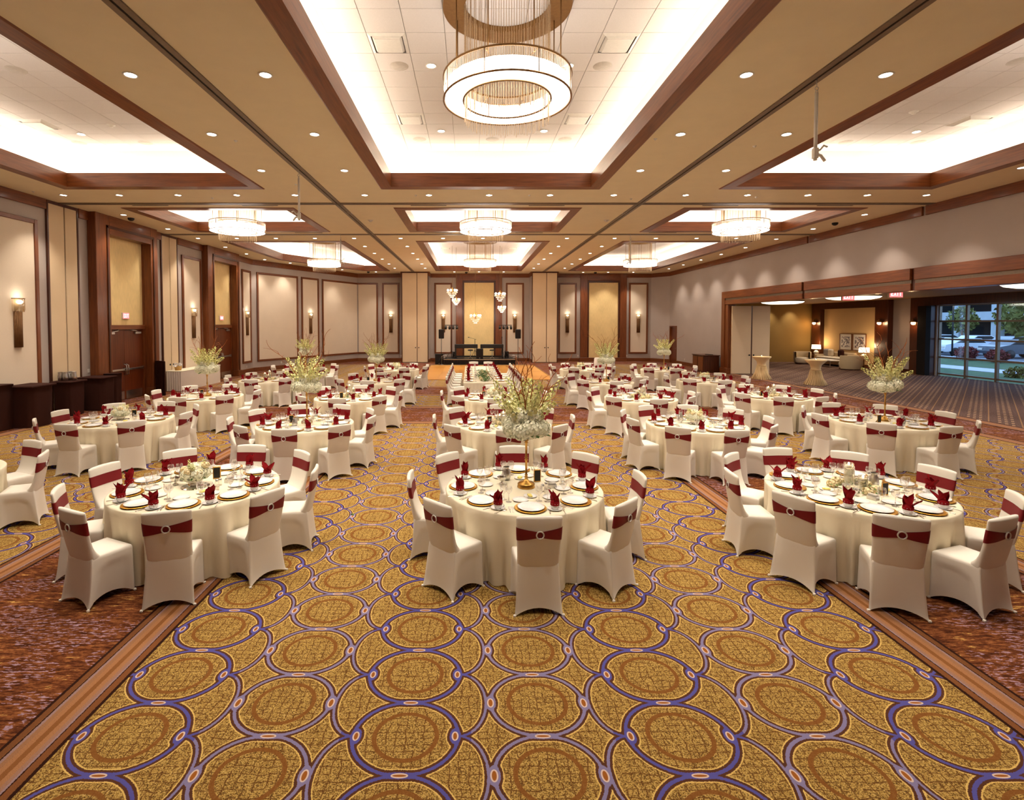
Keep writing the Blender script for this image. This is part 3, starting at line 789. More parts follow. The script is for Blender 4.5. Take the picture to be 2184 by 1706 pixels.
# foyer ceiling drums
dm = MB().lathe([(0.001, -0.02), (0.7, 0.0), (0.95, 0.05), (1.02, 0.10), (1.02, 0.12)], 40).mesh('diffuser', [M['e_drum']])
cm = MB().lathe([(1.03, 0.11), (1.03, 0.15), (0.2, 0.24)], 40).mesh('housing', [M['bronze']])
for i, (x, y) in enumerate(((17.0, 28.2), (17.0, 23.0), (17.0, 15.2), (17.0, 9.0))):
    o = thing('drum_light', 'round glowing drum light on foyer ceiling, number %s from the far end' % ('one', 'two', 'three', 'four')[i], 'ceiling light', (x, y, 3.72), group='foyer drum lights')
    put('diffuser', dm, o); put('housing', cm, o)
    light('drum_lamp', 'AREA', (x, y, 3.69), 46, parent=None, shape='DISK', size=1.9)
for i, (y, nm) in enumerate(((35.0, 'left of the prints'), (29.42, 'right of the prints'), (27.15, 'beside the window'))):
    o = thing('wall_lantern', 'small amber glass wall lantern on foyer pier %s' % nm, 'wall lamp', (FX1-0.30, y, 2.68), group='amber lanterns on the foyer piers')
    MB().box(-0.04, 0, -0.06, 0.06, -0.12, 0.12).obj('back_plate', M['bronze'], o)
    MB().sphere(0.10, 10, 8, c=(-0.12, 0, 0)).obj('bulb', M['e_bulb'], o)
    MB().lathe([(0.03, 0.22), (0.05, 0.16), (0.17, 0.06), (0.17, 0.04)], 14, M=Matrix.Translation((-0.12, 0, 0))).obj('cap', M['bronze'], o)
    light('lantern_lamp', 'POINT', (FX1-0.55, y, 2.68), 14, color=(1, 0.6, 0.3), shadow_soft_size=0.1)
for y in (30.7, 31.7, 32.7, 33.7):
    light('wall_washer', 'SPOT', (FX1-0.7, y, FZ-0.05), 60, rot=(0, 0.35, 0), spot_size=1.3, spot_blend=0.9, shadow_soft_size=0.06)
for x in (20.5, 22.0):
    light('wall_washer', 'SPOT', (x, FY1-0.7, FZ-0.05), 45, rot=(0.35, 0, 0), spot_size=1.3, spot_blend=0.9, shadow_soft_size=0.06)
# lounge
def barrel_chair(x, y, rz, label, s=1.0):
    o = thing('tub_chair', label, 'armchair', (x, y, 0), rz, 'beige lounge seating')
    MB().lathe([(0.44*s, 0.05), (0.50*s, 0.30), (0.50*s, 0.78), (0.46*s, 0.82), (0.38*s, 0.78), (0.36*s, 0.42)], 28, a0=-0.55, a1=PI+0.55).obj('tub_back', M['sofa'], o)
    MB().lathe([(0.001, 0.10), (0.40*s, 0.10), (0.42*s, 0.36), (0.38*s, 0.44), (0.001, 0.46)], 24).obj('seat', M['sofa_lt'], o)
    MB().cyl(0.40*s, 0, 0.06, 20).obj('plinth', M['wood_dark'], o)
    return o
barrel_chair(21.7, 33.7, -0.6, 'beige tub chair at the far end of the foyer lounge')
barrel_chair(21.9, 29.75, PI/2+2.2, 'beige tub chair seen from behind beside the lounge sofa', 1.25)
o = thing('lounge_sofa', 'long cream sofa under the framed prints', 'sofa', (23.0, 32.5, 0))
MB().box(-0.45, 0.42, -1.35, 1.35, 0.10, 0.42, b=0.05).obj('base', M['sofa'], o)
for k in range(3): MB().box(-0.48, 0.20, -1.12+k*0.75, -1.12+k*0.75+0.73, 0.42, 0.56, b=0.05).obj('seat_cushion', M['sofa_lt'], o)
MB().box(0.20, 0.45, -1.35, 1.35, 0.40, 0.86, b=0.07).obj('backrest', M['sofa'], o)
for s in (-1, 1): MB().box(-0.45, 0.42, s*1.25-0.12, s*1.25+0.12, 0.10, 0.66, b=0.05).obj('arm', M['sofa'], o)
for k, (y, c, nm) in enumerate(((33.3, 'cushion', 'grey'), (32.9, 'sofa_lt', 'pale'), (32.0, 'brown_cloth', 'dark'))):
    tag(MB().box(-0.08, 0.08, -0.24, 0.24, -0.22, 0.22, b=0.07).obj('throw_pillow', M[c], None, (23.0, y, 0.80)), '%s throw pillow leaning on the cream sofa' % nm, 'pillow', 'pillows on the sofa')
o = thing('coffee_table', 'low white bench table in front of the lounge sofa', 'table', (22.0, 31.9, 0))
MB().box(-0.35, 0.35, -0.9, 0.9, 0.38, 0.44, b=0.01).obj('table_top', M['white_paint'], o)
for sx in (-1, 1):
    for sy in (-1, 1): MB().box(sx*0.30-0.02, sx*0.30+0.02, sy*0.82-0.02, sy*0.82+0.02, 0, 0.38).obj('leg', M['steel'], o)
for i, y in enumerate((34.45, 30.25)):
    s = ('left', 'right')[i]
    o = thing('side_table', 'small round side table under the %s lounge lamp' % s, 'table', (23.1, y, 0), group='lounge side tables')
    MB().cyl(0.30, 0.52, 0.56, 20).obj('table_top', M['wood_dark'], o)
    MB().cyl(0.03, 0.02, 0.52, 10).cyl(0.2, 0, 0.02, 16).obj('pedestal', M['bronze'], o)
    o = thing('table_lamp', 'white lamp with a round base on the %s lounge table' % s, 'lamp', (23.1, y, 0.56), group='lounge table lamps')
    MB().sphere(0.15, 16, 10, c=(0, 0, 0.16)).cyl(0.08, 0, 0.02, 14).obj('lamp_base', M['white_paint'], o)
    MB().cyl(0.015, 0.28, 0.42, 8).obj('neck', M['bronze'], o)
    MB().lathe([(0.27, 0.40), (0.25, 0.68)], 24).obj('lamp_shade', M['e_shade'], o)
    light('lamp_glow', 'POINT', (23.1, y, 1.35), 16, color=(1, 0.7, 0.4), shadow_soft_size=0.15)
# cocktail tables with stretch covers
ctm = MB().lathe([(0.40, 0.0), (0.33, 0.10), (0.19, 0.55), (0.18, 0.70), (0.22, 0.86), (0.40, 1.04), (0.41, 1.07), (0.40, 1.08), (0.001, 1.085)], 32).mesh('stretch_cover', [M['cocktail']])
fm = MB()
for k in range(26):
    a = 2*PI*k/26; r0, r1 = 0.20, 0.405+0.03*(k % 2)
    fm.tube([(r0*math.cos(a), r0*math.sin(a), 0.62), (0.265*math.cos(a), 0.265*math.sin(a), 0.30), (r1*math.cos(a), r1*math.sin(a), 0.008)], 0.012, 5, r1=0.032)
fm = fm.mesh('gathered_pleats', [M['cocktail']])
for i, (x, y) in enumerate(((13.9, 24.6), (14.95, 22.3))):
    o = thing('cocktail_table', 'tall cocktail table in gathered peach cover, %s' % ('left, beside the partition' if i == 0 else 'right, at the foyer edge'), 'table', (x, y, 0), group='peach cocktail tables')
    put('stretch_cover', ctm, o); put('gathered_pleats', fm, o)
    MB().torus(0.19, 0.02, 20, 6, M=Matrix.Translation((0, 0, 0.66))).obj('tie_band', M['cocktail'], o)
    k = thing('tealight', 'tealight on the %s cocktail table' % ('left', 'right')[i], 'candle', (x, y, 1.085), group='tealights on the cocktail tables')
    MB().lathe([(0.001, 0.005), (0.03, 0.005), (0.035, 0.06), (0.037, 0.06), (0.032, 0.0), (0.001, 0.0)], 14).obj('glass_cup', M['glass'], k)
    MB().sphere(0.012, 8, 6, c=(0, 0, 0.03), sc=(1, 1, 1.7)).obj('flame', M['e_flame'], k)
# exit signs: box, face and raised letters
LET = {'E': [(0,0,.2,1), (0,0,.8,.18), (0,.41,.65,.59), (0,.82,.8,1)], 'I': [(.3,0,.5,1)], 'T': [(.3,0,.5,1), (0,.82,.8,1)]}
def exit_sign(M4, label, par_loc=(0,0,0), housing='white_paint'):
    o = thing('exit_sign', label, 'exit sign', par_loc, group='red exit signs')
    MB().box(-0.17, 0.17, 0, 0.05, -0.11, 0.11, M=M4).obj('housing', M[housing], o)
    MB().box(-0.155, 0.155, 0.05, 0.054, -0.095, 0.095, M=M4).obj('face', M['e_exit'], o)
    mm = MB(); x = -0.125; h = 0.13; w = 0.075
    for chh in 'EXIT':
        if chh == 'X':
            for s in (0, 1):
                a, b = ((0, 0), (0.8, 1)) if s == 0 else ((0.8, 0), (0, 1))
                p = lambda q, dx: M4 @ Vector((x+(q[0]+dx)*w*0.8, 0.056, -h/2+q[1]*h))
                mm.add([p(a, -0.05), p(a, 0.2), p(b, 0.2), p(b, -0.05)], [(0, 1, 2, 3)])
        else:
            for (a, b, c, d) in LET[chh]:
                mm.box(x+a*w*0.8, x+c*w*0.8, 0.054, 0.058, -h/2+b*h, -h/2+d*h, M=M4)
        x += 0.066
    mm.obj('lettering', M['e_exit_w'], o)
    return o
flipL = wmat(0, 0, 0, 1, 1, 0)
exit_sign(wmat(0, 0, 0, 1, 1, 0), 'exit sign on gold panel above the near left doors', (XL-0.08, 18.02, 2.92))
exit_sign(wmat(0, 0, 0, 1, 1, 0), 'exit sign on gold panel above the far left doors', (XL-0.08, 24.95, 2.92))
for i, (px, y) in enumerate(((15.0, 20.6), (15.0, 18.3))):
    e = exit_sign(wmat(0, 0, 1, 0, 0, -1), 'hanging exit sign in the foyer, %s of the two' % ('left', 'right')[i], (px, y, 3.72), 'white_paint')
    e.scale = (1.45, 1.45, 1.45)
    MB().cyl(0.01, 0.11, 0.28, 8).obj('stem', M['steel'], e)

# ------------------------------------------------------------------ outdoors beyond the foyer windows
M['grass'] = mat_plain('lawn', srgb(74, 96, 62), 0.9, var=0.3, scale=3)
M['concrete'] = mat_plain('concrete', srgb(190, 190, 200), 0.9, var=0.06)
M['asphalt'] = mat_plain('asphalt', srgb(96, 100, 108), 0.9, var=0.1)
M['garage'] = mat_plain('pale_precast', srgb(188, 192, 196), 0.85, var=0.05, scale=1)
M['foliage'] = mat_plain('autumn_foliage', srgb(120, 120, 60), 0.8, var=0.5, scale=2)
M['foliage_r'] = mat_plain('red_shrub_foliage', srgb(112, 46, 44), 0.8, var=0.4, scale=4)
M['e_street'] = mat_emit('street_lamp_glow', (1.0, 0.9, 0.7), 8.0)
lawn = struct(MB().box(FX1+0.25, 140, 5, 150, -0.3, -0.02).obj('floor', M['grass']), 'green lawn outside the foyer windows', 'ground')
MB().box(28.4, 30.6, 10, 60, -0.02, 0.0).obj('sidewalk', M['concrete'], lawn)
MB().box(37, 62, 10, 110, -0.02, 0.0).obj('parking_lot', M['asphalt'], lawn)
MB().box(36.6, 37, 10, 110, -0.02, 0.14).obj('kerb', M['concrete'], lawn)
def car(x, y, rz, col, label):
    o = thing('parked_car', label, 'car', (x, y, 0), rz, 'cars parked outside')
    pr = [(-2.2, 0.35), (-2.25, 0.75), (-2.1, 0.95), (-1.3, 1.02), (-0.75, 1.42), (0.7, 1.45), (1.45, 1.02), (2.15, 0.9), (2.25, 0.55), (2.2, 0.35)]
    mm = MB(); n = len(pr)
    mm.add([(px, -0.85, pz) for px, pz in pr]+[(px, 0.85, pz) for px, pz in pr],
           [tuple(range(n)), tuple(range(2*n-1, n-1, -1))]+[(i, (i+1) % n, n+(i+1) % n, n+i) for i in range(n)])
    mm.obj('body', mat_plain('car_paint_%s' % label.split()[0], col, 0.25, spec=0.5, coat=0.6), o)
    g = [(-1.15, 1.06), (-0.72, 1.37), (0.65, 1.39), (1.28, 1.06)]
    for s in (-1, 1): MB().add([(px, s*0.86, pz) for px, pz in g], [(0, 1, 2, 3)]).obj('side_window', M['black'], o)
    for s in (-1, 1):
        for px in (-1.4, 1.4):
            MB().cyl(0.33, -0.11, 0.11, 16, M=Matrix.Translation((px, s*0.80, 0.33)) @ Matrix.Rotation(PI/2, 4, 'X')).obj('wheel', M['black'], o)
    for s in (-1, 1): MB().box(2.18, 2.26, s*0.62-0.16, s*0.62+0.16, 0.62, 0.76).obj('headlamp', M['white_paint'], o)
W_ = (0.75, 0.78, 0.82)
for i, (x, y, r, c, l) in enumerate(((41.5, 43.5, PI, W_, 'white sedan parked nearest beyond the foyer lawn'),
        (42.0, 39.6, PI, (0.05, 0.06, 0.08), 'black sedan parked beside the white one'), (42.0, 46.8, PI, (0.5, 0.52, 0.56), 'silver car parked left of the white sedan'),
        (52.0, 53.0, 0, W_, 'white car in the second parking row, left'), (52.0, 49.4, 0, (0.3, 0.33, 0.42), 'bluish car in the second parking row, right'),
        (52.0, 57.0, 0, (0.55, 0.57, 0.6), 'grey car in the second parking row, far left'))):
    car(x, y, r, c, l)
gb = thing('parking_garage', 'pale multi-storey parking garage behind the parked cars', 'building', (78, 78, 0), 0.0)
for k in range(4): MB().box(-3, 14, -28, 26, 2.9+k*3.1, 4.4+k*3.1).obj('parapet', M['garage'], gb)
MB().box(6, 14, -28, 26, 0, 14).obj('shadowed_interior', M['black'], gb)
for k in range(10): MB().box(-2.8, -1.8, -28+k*5.9, -27+k*5.9, 0, 14).obj('pillar', M['garage'], gb)
leafm = {}
def tree(x, y, h, r, mat, label, name='tree', seed=1):
    rn = random.Random(seed)
    o = thing(name, label, 'tree' if name == 'tree' else 'shrub', (x, y, -0.02))
    if name == 'tree': MB().tube([(0, 0, 0), (0.05, 0.03, h*0.4), (0, 0, h*0.75)], 0.14, 8, r1=0.05).obj('trunk', M['twig'], o)
    mm = MB()
    for k in range(700):
        a, b = rn.uniform(0, 2*PI), math.acos(rn.uniform(-1, 1)); q = r*(0.55+0.45*rn.random())
        c = Vector((q*math.sin(b)*math.cos(a), q*math.sin(b)*math.sin(a), h-r*0.9+q*math.cos(b)*(1.1 if name == 'tree' else 0.8)))
        if name != 'tree': c.z = max(0.05, c.z)
        d1 = Vector((rn.uniform(-1,1), rn.uniform(-1,1), rn.uniform(-1,1)))*0.20*r/1.5; d2 = Vector((rn.uniform(-1,1), rn.uniform(-1,1), rn.uniform(-1,1)))*0.20*r/1.5
        mm.add([c-d1, c+d2, c+d1, c-d2], [(0, 1, 2, 3)])
    mm.obj('crown', M[mat], o)
tree(37.5, 34.3, 4.4, 1.5, 'foliage', 'golden green tree on the lawn at the right of the window', seed=3)
tree(64, 67.2, 4.6, 1.6, 'foliage', 'golden tree in front of the parking garage, left', seed=4)
tree(65, 61.5, 5.4, 2.0, 'foliage', 'golden tree in front of the parking garage, right', seed=5)
tree(36.0, 37.4, 1.1, 0.65, 'foliage_r', 'round reddish shrub at the kerb', 'shrub', seed=6)
tree(35.8, 35.0, 1.0, 0.6, 'foliage_r', 'dark red shrub near the golden tree', 'shrub', seed=8)
tree(27.0, 25.4, 0.6, 0.5, 'foliage', 'low grassy shrub just outside the window', 'shrub', seed=9)
o = thing('street_lamp', 'tall black street lamp lit beyond the lawn', 'street lamp', (38.5, 41.2, 0))
MB().tube([(0, 0, 0), (0, 0, 4.4)], 0.06, 8).obj('post', M['black'], o)
MB().sphere(0.28, 12, 8, c=(0, 0, 4.45), sc=(1, 1, 0.55)).obj('lamp_head', M['e_street'], o)
# ------------------------------------------------------------------ ceiling fixtures
rim_me = MB().lathe([(0.075, 0.012), (0.078, -0.004), (0.098, -0.006), (0.102, 0.0)], 22).mesh('trim_ring', [M['white_paint']])
lens_me = MB().lathe([(0.001, 0.004), (0.076, 0.004)], 22).mesh('lens', [M['e_down']])
DL = []
for y in (5.1, 7.38, 9.66, 11.92):  # nearest row lies out of view, kept for the light it gives
    for x in (-4.79, -2.89, 3.88, 5.84): DL.append((x, y, CZ, 'beside the near tracks', DOWN_W))
for y in (7.3, 9.5, 11.7):
    DL.append((-11.15, y, CZ, 'added out of view by the near left wall', DOWN_W*0.6)); DL.append((12.38, y, CZ, 'beside the near right wall', DOWN_W*0.7))  # all but the farthest right one are out of frame, added for light
for x in (-11.1, -9.58, -7.98, -6.38, -4.79, -2.89, -1.14, 0.5, 2.16, 3.9, 5.86, 7.54, 9.19, 10.81, 12.42):
    DL.append((x, 14.18, CZ, 'in the row before the near cross track', DOWN_W))
for p in ((-3.85, 16.45), (4.9, 16.5), (-3.87, 18.95), (4.92, 18.97)): DL.append((*p, CZ, 'between the middle coffers', DOWN_W))
for p in ((-11.18, 16.73), (-11.2, 19.2), (-11.24, 23.75), (-11.27, 26.05), (-11.27, 28.33), (-10.45, 29.99), (-8.34, 33.63), (-6.41, 35.03)): DL.append((*p, CZ, 'following the far left wall', DOWN_W*0.7))
for y in (16.7, 19.2, 21.5, 23.9, 26.2, 28.5, 30.85, 33.1): DL.append((12.66, y, CZ, 'washing the right wall above the opening', DOWN_W*0.8))
for x in (-11.2, -9.6, -8.0, -6.4, -4.79, -2.88, -1.14, 0.5, 2.16, 3.95, 5.91, 7.6, 9.27, 10.9): DL.append((x, 21.3, CZ, 'in the row behind the far cross track', DOWN_W))
for y in (23.52, 25.82, 28.12, 30.42, 32.7):
    for x in (-4.8, -2.88, 3.98, 5.94): DL.append((x, y, CZ, 'beside the far tracks', DOWN_W))
for x in (-1.11, 0.56, 2.23, 7.68, 9.38, 11.1): DL.append((x, 35.0 if x < 5 else 35.35, CZ, 'close to the far wall', DOWN_W))
for x in (-0.69, 1.71):
    for y in (3.1, 6.1, 9.15, 12.2): DL.append((x, y, TZ-0.005, 'inside the near centre coffer', DOWN_W))
for x, y in ((-9.25, 12.4), (-9.25, 9.3), (10.45, 12.25), (10.45, 9.2)): DL.append((x, y, TZ-0.005, 'inside the near %s coffer' % ('left' if x < 0 else 'right'), DOWN_W))
ORD = ['first', 'second', 'third', 'fourth', 'fifth', 'sixth', 'seventh', 'eighth', 'ninth', 'tenth', 'eleventh', 'twelfth', 'thirteenth', 'fourteenth', 'fifteenth']
def dl_label(x, y, lab):
    same = [d for d in DL if d[3] == lab]
    if len({round(d[1]) for d in same}) <= 2 and len(same) > 4:
        return '%s recessed downlight from the left %s' % (ORD[sorted(d[0] for d in same).index(x)], lab)
    cols = sorted({round(d[0], 1) for d in same}); rows = sorted({round(d[1], 1) for d in same})
    if len(cols) == 1 or len(rows) == len(same): return '%s recessed downlight from the camera %s' % (ORD[rows.index(round(y, 1))], lab)
    return 'recessed downlight, column %s, row %s, %s' % (('one', 'two', 'three', 'four', 'five', 'six')[cols.index(round(x, 1))], ('one', 'two', 'three', 'four', 'five', 'six')[rows.index(round(y, 1))], lab)
for (x, y, z, lab, w) in DL:
    o = thing('downlight', dl_label(x, y, lab), 'downlight', (x, y, z-0.006), group='downlights ' + lab)
    put('trim_ring', rim_me, o); put('lens', lens_me, o)
    light('downlight_lamp', 'SPOT', (x, y, z-0.02), w, spot_size=math.radians(88), spot_blend=0.7, shadow_soft_size=0.07)

# ring chandeliers
R0, R1, Z0, Z1, ZC = 0.89, 0.615, 5.78, 6.10, TZ
def seg_ring(r0, r1, z, n0, gap):
    out = []
    for k in range(8):
        a0 = n0+2*PI*k/8+gap; a1 = n0+2*PI*(k+1)/8-gap
        vs = []; N = 5
        for i in range(N+1):
            a = a0+(a1-a0)*i/N
            vs += [(r0*math.cos(a), r0*math.sin(a), z), (r1*math.cos(a), r1*math.sin(a), z)]
        out.append(MB().add(vs, [(2*i, 2*i+2, 2*i+3, 2*i+1) for i in range(N)]).mesh('diffuser_panel', [M['e_ring']]))
    return out
segs = seg_ring(R0-0.022, R1+0.018, Z0+0.006, PI/8, 0.010)
drum_o = MB().lathe([(R0-0.03, Z0+0.012), (R0-0.03, Z0+0.20)], 24).mesh('outer_glow', [M['e_ring']])
drum_i = MB().lathe([(R1+0.03, Z0+0.012), (R1+0.03, Z0+0.20)], 20).mesh('inner_glow', [M['e_ring']])
mm = MB()
for r in (R0, R1):
    mm.lathe([(r-0.012, Z1), (r+0.012, Z1), (r+0.012, Z1-0.022), (r-0.012, Z1-0.022), (r-0.012, Z1)], 56)
    mm.lathe([(r-0.012, Z0+0.012), (r+0.010, Z0+0.012), (r+0.010, Z0-0.006), (r-0.012, Z0-0.006), (r-0.012, Z0+0.012)], 56)
for k in range(8):
    a = PI/8+2*PI*k/8
    mm.tube([(R1*math.cos(a), R1*math.sin(a), Z1-0.01), (R0*math.cos(a), R0*math.sin(a), Z1-0.01)], 0.008, 5)
    for r in (R0, R1): mm.tube([(r*math.cos(a), r*math.sin(a), Z0), (r*math.cos(a), r*math.sin(a), Z1)], 0.007, 5)
frame_me = mm.mesh('ring_frame', [M['bronze']])
mm = MB(); rn = random.Random(5)
for r, nn in ((R0-0.004, 190), (R1+0.004, 130)):
    for k in range(nn):
        a = 2*PI*k/nn
        mm.tube([(r*math.cos(a), r*math.sin(a), Z1-0.02), (r*math.cos(a), r*math.sin(a), Z0+0.16-rn.random()*0.04)], 0.0045, 4, cap=False)
rods_me = mm.mesh('glass_fringe', [M['rodglass']])
mm = MB()
for k in range(110):
    a = 2*PI*k/110; r = 0.575+0.012*(k % 3)
    mm.tube([(r*math.cos(a), r*math.sin(a), ZC-0.09), (r*math.cos(a), r*math.sin(a), 5.47+0.05*rn.random())], 0.0036, 4, cap=False)
strand_me = mm.mesh('bead_strands', [M['strand']])
canopy_me = MB().lathe([(0.60, ZC), (0.60, ZC-0.10), (0.90, ZC-0.10), (0.90, ZC)], 56, smooth=False).mesh('canopy', [M['bronze']])
rod_me = MB().tube([(0, 0, Z1-0.01), (0, 0, ZC-0.08)], 0.009, 6).mesh('suspension_rod', [M['bronze']])
def chandelier(x, y, label):
    o = thing('ring_chandelier', label, 'chandelier', (x, y, 0), group='ring chandeliers in the coffers')
    put('canopy', canopy_me, o); put('ring_frame', frame_me, o); put('outer_glow', drum_o, o); put('inner_glow', drum_i, o)
    for s in segs: put('diffuser_panel', s, o)
    f = put('glass_fringe', rods_me, o); f['kind'] = 'stuff'
    f = put('bead_strands', strand_me, o); f['kind'] = 'stuff'
    for k in range(8):
        a = PI/8+2*PI*k/8; put('suspension_rod', rod_me, o, (0.76*math.cos(a), 0.76*math.sin(a), 0))
for ci, cx in enumerate((-7.97, 0.51, 9.22)):
    for ri, cy in enumerate((7.36, 17.76, 28.2)):
        chandelier(cx, cy, 'ring chandelier with bead strands in the %s %s coffer' % (names_r[ri], names_c[ci]))

# supply diffusers, speakers, detectors
def diffuser(x, y, lab):
    o = thing('air_diffuser', 'square white air diffuser ' + lab, 'air vent', (x, y, TZ))
    mm = MB(); h = 0.30
    for (a, b, z0, z1) in ((0.30, 0.25, -0.004, -0.03), (0.235, 0.20, -0.012, -0.04)):
        c = [(-1,-1), (1,-1), (1,1), (-1,1)]
        mm.add([(p*a, q*a, z0) for p, q in c]+[(p*b, q*b, z1) for p, q in c], [(k, (k+1) % 4, 4+(k+1) % 4, 4+k) for k in range(4)])
    mm.obj('louvre_frame', M['white_paint'], o)
    MB().box(-0.20, 0.20, -0.20, 0.20, -0.05, -0.035).obj('centre_plate', M['white_paint'], o)
    MB().box(-0.25, 0.25, -0.25, 0.25, -0.010, -0.006).obj('dark_throat', M['black'], o)
spk_me = MB().lathe([(0.001, -0.012), (0.13, -0.010), (0.14, -0.004), (0.16, -0.004), (0.165, 0.0)], 28).mesh('ceiling_speaker', [M['tgrid']])
det_me = MB().lathe([(0.001, -0.06), (0.04, -0.055), (0.05, -0.02), (0.085, -0.014), (0.09, 0)], 18).mesh('smoke_detector', [M['white_paint']])
for x, y, l in ((-1.315, 8.435, 'in the near centre coffer, front left'), (2.345, 8.435, 'in the near centre coffer, front right'), (-1.315, 11.485, 'in the near centre coffer, back left'),
                (2.345, 11.485, 'in the near centre coffer, back right'), (-9.75, 11.8, 'in the near left coffer'), (11.1, 11.6, 'in the near right coffer'),
                (-1.5, 30.8, 'in the far centre coffer, left'), (2.5, 30.8, 'in the far centre coffer, right')):
    diffuser(x, y, l)
for x, y, l in ((-1.25, 9.17, 'near centre coffer, front left'), (2.3, 9.17, 'near centre coffer, front right'), (-1.25, 12.75, 'near centre coffer, back left'), (0.53, 12.75, 'near centre coffer, back middle'),
                (2.3, 12.75, 'near centre coffer, back right'), (-8.06, 9.3, 'near left coffer, front'), (-9.75, 13.0, 'near left coffer, back left'), (-8.1, 13.0, 'near left coffer, back right'),
                (9.4, 9.0, 'near right coffer, front'), (9.3, 12.95, 'near right coffer, back left'), (11.1, 12.95, 'near right coffer, back right')):
    tag(put('ceiling_speaker', spk_me, None, (x, y, TZ-0.001)), 'round flush ceiling speaker in the ' + l, 'speaker', 'speakers in the coffers')
for x, y, l in ((-8.15, 11.84, 'in the near left coffer'), (9.4, 11.1, 'in the near right coffer')):
    tag(put('smoke_detector', det_me, None, (x, y, TZ-0.001)), 'white smoke detector ' + l, 'smoke detector', 'smoke detectors')
for x, y, l in ((-3.4, 17.6, 'left of the middle centre coffer'), (4.6, 17.6, 'right of the middle centre coffer')):
    tag(put('smoke_detector', det_me, None, (x, y, CZ-0.001)), 'white smoke detector on the tan ceiling ' + l, 'smoke detector', 'smoke detectors')
dome_me = MB().sphere(0.10, 16, 8, sc=(1, 1, 0.8)).mesh('dome_camera', [M['black']])
for x, y, l in ((-11.28, 17.25, 'above the near left doors'), (12.66, 18.05, 'above the foyer opening'), (-6.9, 34.9, 'at the far left corner'), (8.5, 35.3, 'at the far right'), (-0.3, 35.2, 'above the stage')):
    tag(put('dome_camera', dome_me, None, (x, y, CZ-0.02)), 'black dome security camera on the ceiling ' + l, 'security camera', 'dome cameras')
slot_me = MB().box(-0.53, 0.53, -0.025, 0.025, -0.006, 0.0).mesh('slot_vent', [M['black']])
for y, nm in ((15.42, 'in front of'), (20.02, 'behind')):
    for x, l in ((-9.5, 'left'), (-6.25, 'left'), (-1.25, 'centre'), (2.25, 'centre'), (7.4, 'right'), (10.8, 'right')):
        tag(put('slot_vent', slot_me, None, (x, y, CZ-0.001)), 'thin dark slot vent %s the middle %s coffer, %s one' % (nm, l, 'left' if x in (-9.5, -1.25, 7.4) else 'right'), 'air vent', 'slot vents %s the middle %s coffer' % (nm, l))
sp_me = MB().lathe([(0.001, -0.03), (0.012, -0.03), (0.012, -0.008), (0.035, -0.006), (0.038, 0)], 12).mesh('sprinkler_head', [M['steel']])
for x, y in ((-4.5, 10.0), (3.5, 9.9), (-4.4, 13.1), (5.6, 10.3), (-7.2, 14.5), (-1.5, 14.2), (1.6, 14.2), (4.5, 14.6), (-11.6, 13.8), (7.9, 14.4)):
    tag(put('sprinkler_head', sp_me, None, (x, y, CZ)), '%s small sprinkler head from the left in the near tan ceiling' % ORD[sorted([-4.5, 3.5, -4.4, 5.6, -7.2, -1.5, 1.6, 4.5, -11.6, 7.9]).index(x)], 'sprinkler', 'sprinkler heads in the near ceiling')

# projector poles under the tracks
for (x, y, l, s) in ((4.92, 7.45, 'near right, lit against the right coffer', 1), (-3.88, 11.75, 'near left, beside the middle chandelier', -1), (-5.09, 20.3, 'far left', 1), (6.25, 20.3, 'far right', -1)):
    o = thing('projector_pole', 'white drop pole with projector clamp, ' + l, 'pole', (x, y, CZ-0.02), group='drop poles')
    MB().tube([(0, 0, 0), (0, 0, -0.12)], 0.006, 5).torus(0.025, 0.006, 12, 6, M=Matrix.Translation((0, 0, -0.14)) @ Matrix.Rotation(PI/2, 4, 'X')).torus(0.025, 0.006, 12, 6, M=Matrix.Translation((0, 0, -0.19)) @ Matrix.Rotation(PI/2, 4, 'Y')).obj('chain', M['steel'], o)
    MB().tube([(0, 0, -0.20), (0, 0, -1.15)], 0.024, 10).obj('tube', M['white_paint'], o)
    MB().box(-0.03, 0.03, -0.03, 0.03, -1.12, -0.98).tube([(0, 0, -1.02), (0.07*s, 0, -1.0), (0.12*s, 0, -0.94), (0.17*s, 0, -0.96)], 0.014, 6).tube([(0, 0, -1.06), (0.08*s, 0, -1.08), (0.14*s, 0, -1.16)], 0.022, 6).obj('clamp', M['white_paint'], o)

# wall sconces
up_me = MB().lathe([(0.155, -0.36), (0.165, -0.30), (0.165, -0.02)], 16, a0=0, a1=PI).mesh('sconce_cup', [mat_glass('sconce_mesh', (0.75, 0.62, 0.45), 0.25, 0.3)])
lip_me = MB().lathe([(0.165, -0.02), (0.172, -0.02), (0.172, 0.0), (0.165, 0.0)], 16, a0=0, a1=PI).mesh('rim', [M['bronze']])
bulb_me = MB().sphere(0.075, 14, 8, c=(0, 0.07, -0.10), sc=(1.25, 0.8, 0.8)).mesh('lamp', [M['e_sconce']])
mm = MB()
for k in range(9):
    a = PI*(k+0.5)/9
    mm.tube([(0.105*math.cos(a), 0.075*math.sin(a), -0.34), (0.105*math.cos(a), 0.075*math.sin(a), -1.30)], 0.02, 6)
tail_me = mm.mesh('tail_rods', [M['sconce_brown']])
def sconce(x, y, nx, ny, lab):
    o = thing('wall_sconce', 'bronze uplight wall sconce with long tail ' + lab, 'wall sconce', (x, y, 3.32), math.atan2(-nx, ny), 'bronze wall sconces')
    for n_, me in (('cup', up_me), ('rim', lip_me), ('lamp', bulb_me), ('tail', tail_me)): put(n_, me, o)
    light('sconce_lamp', 'POINT', (x+nx*0.16, y+ny*0.16, 3.40), 1.0, shadow_soft_size=0.05)
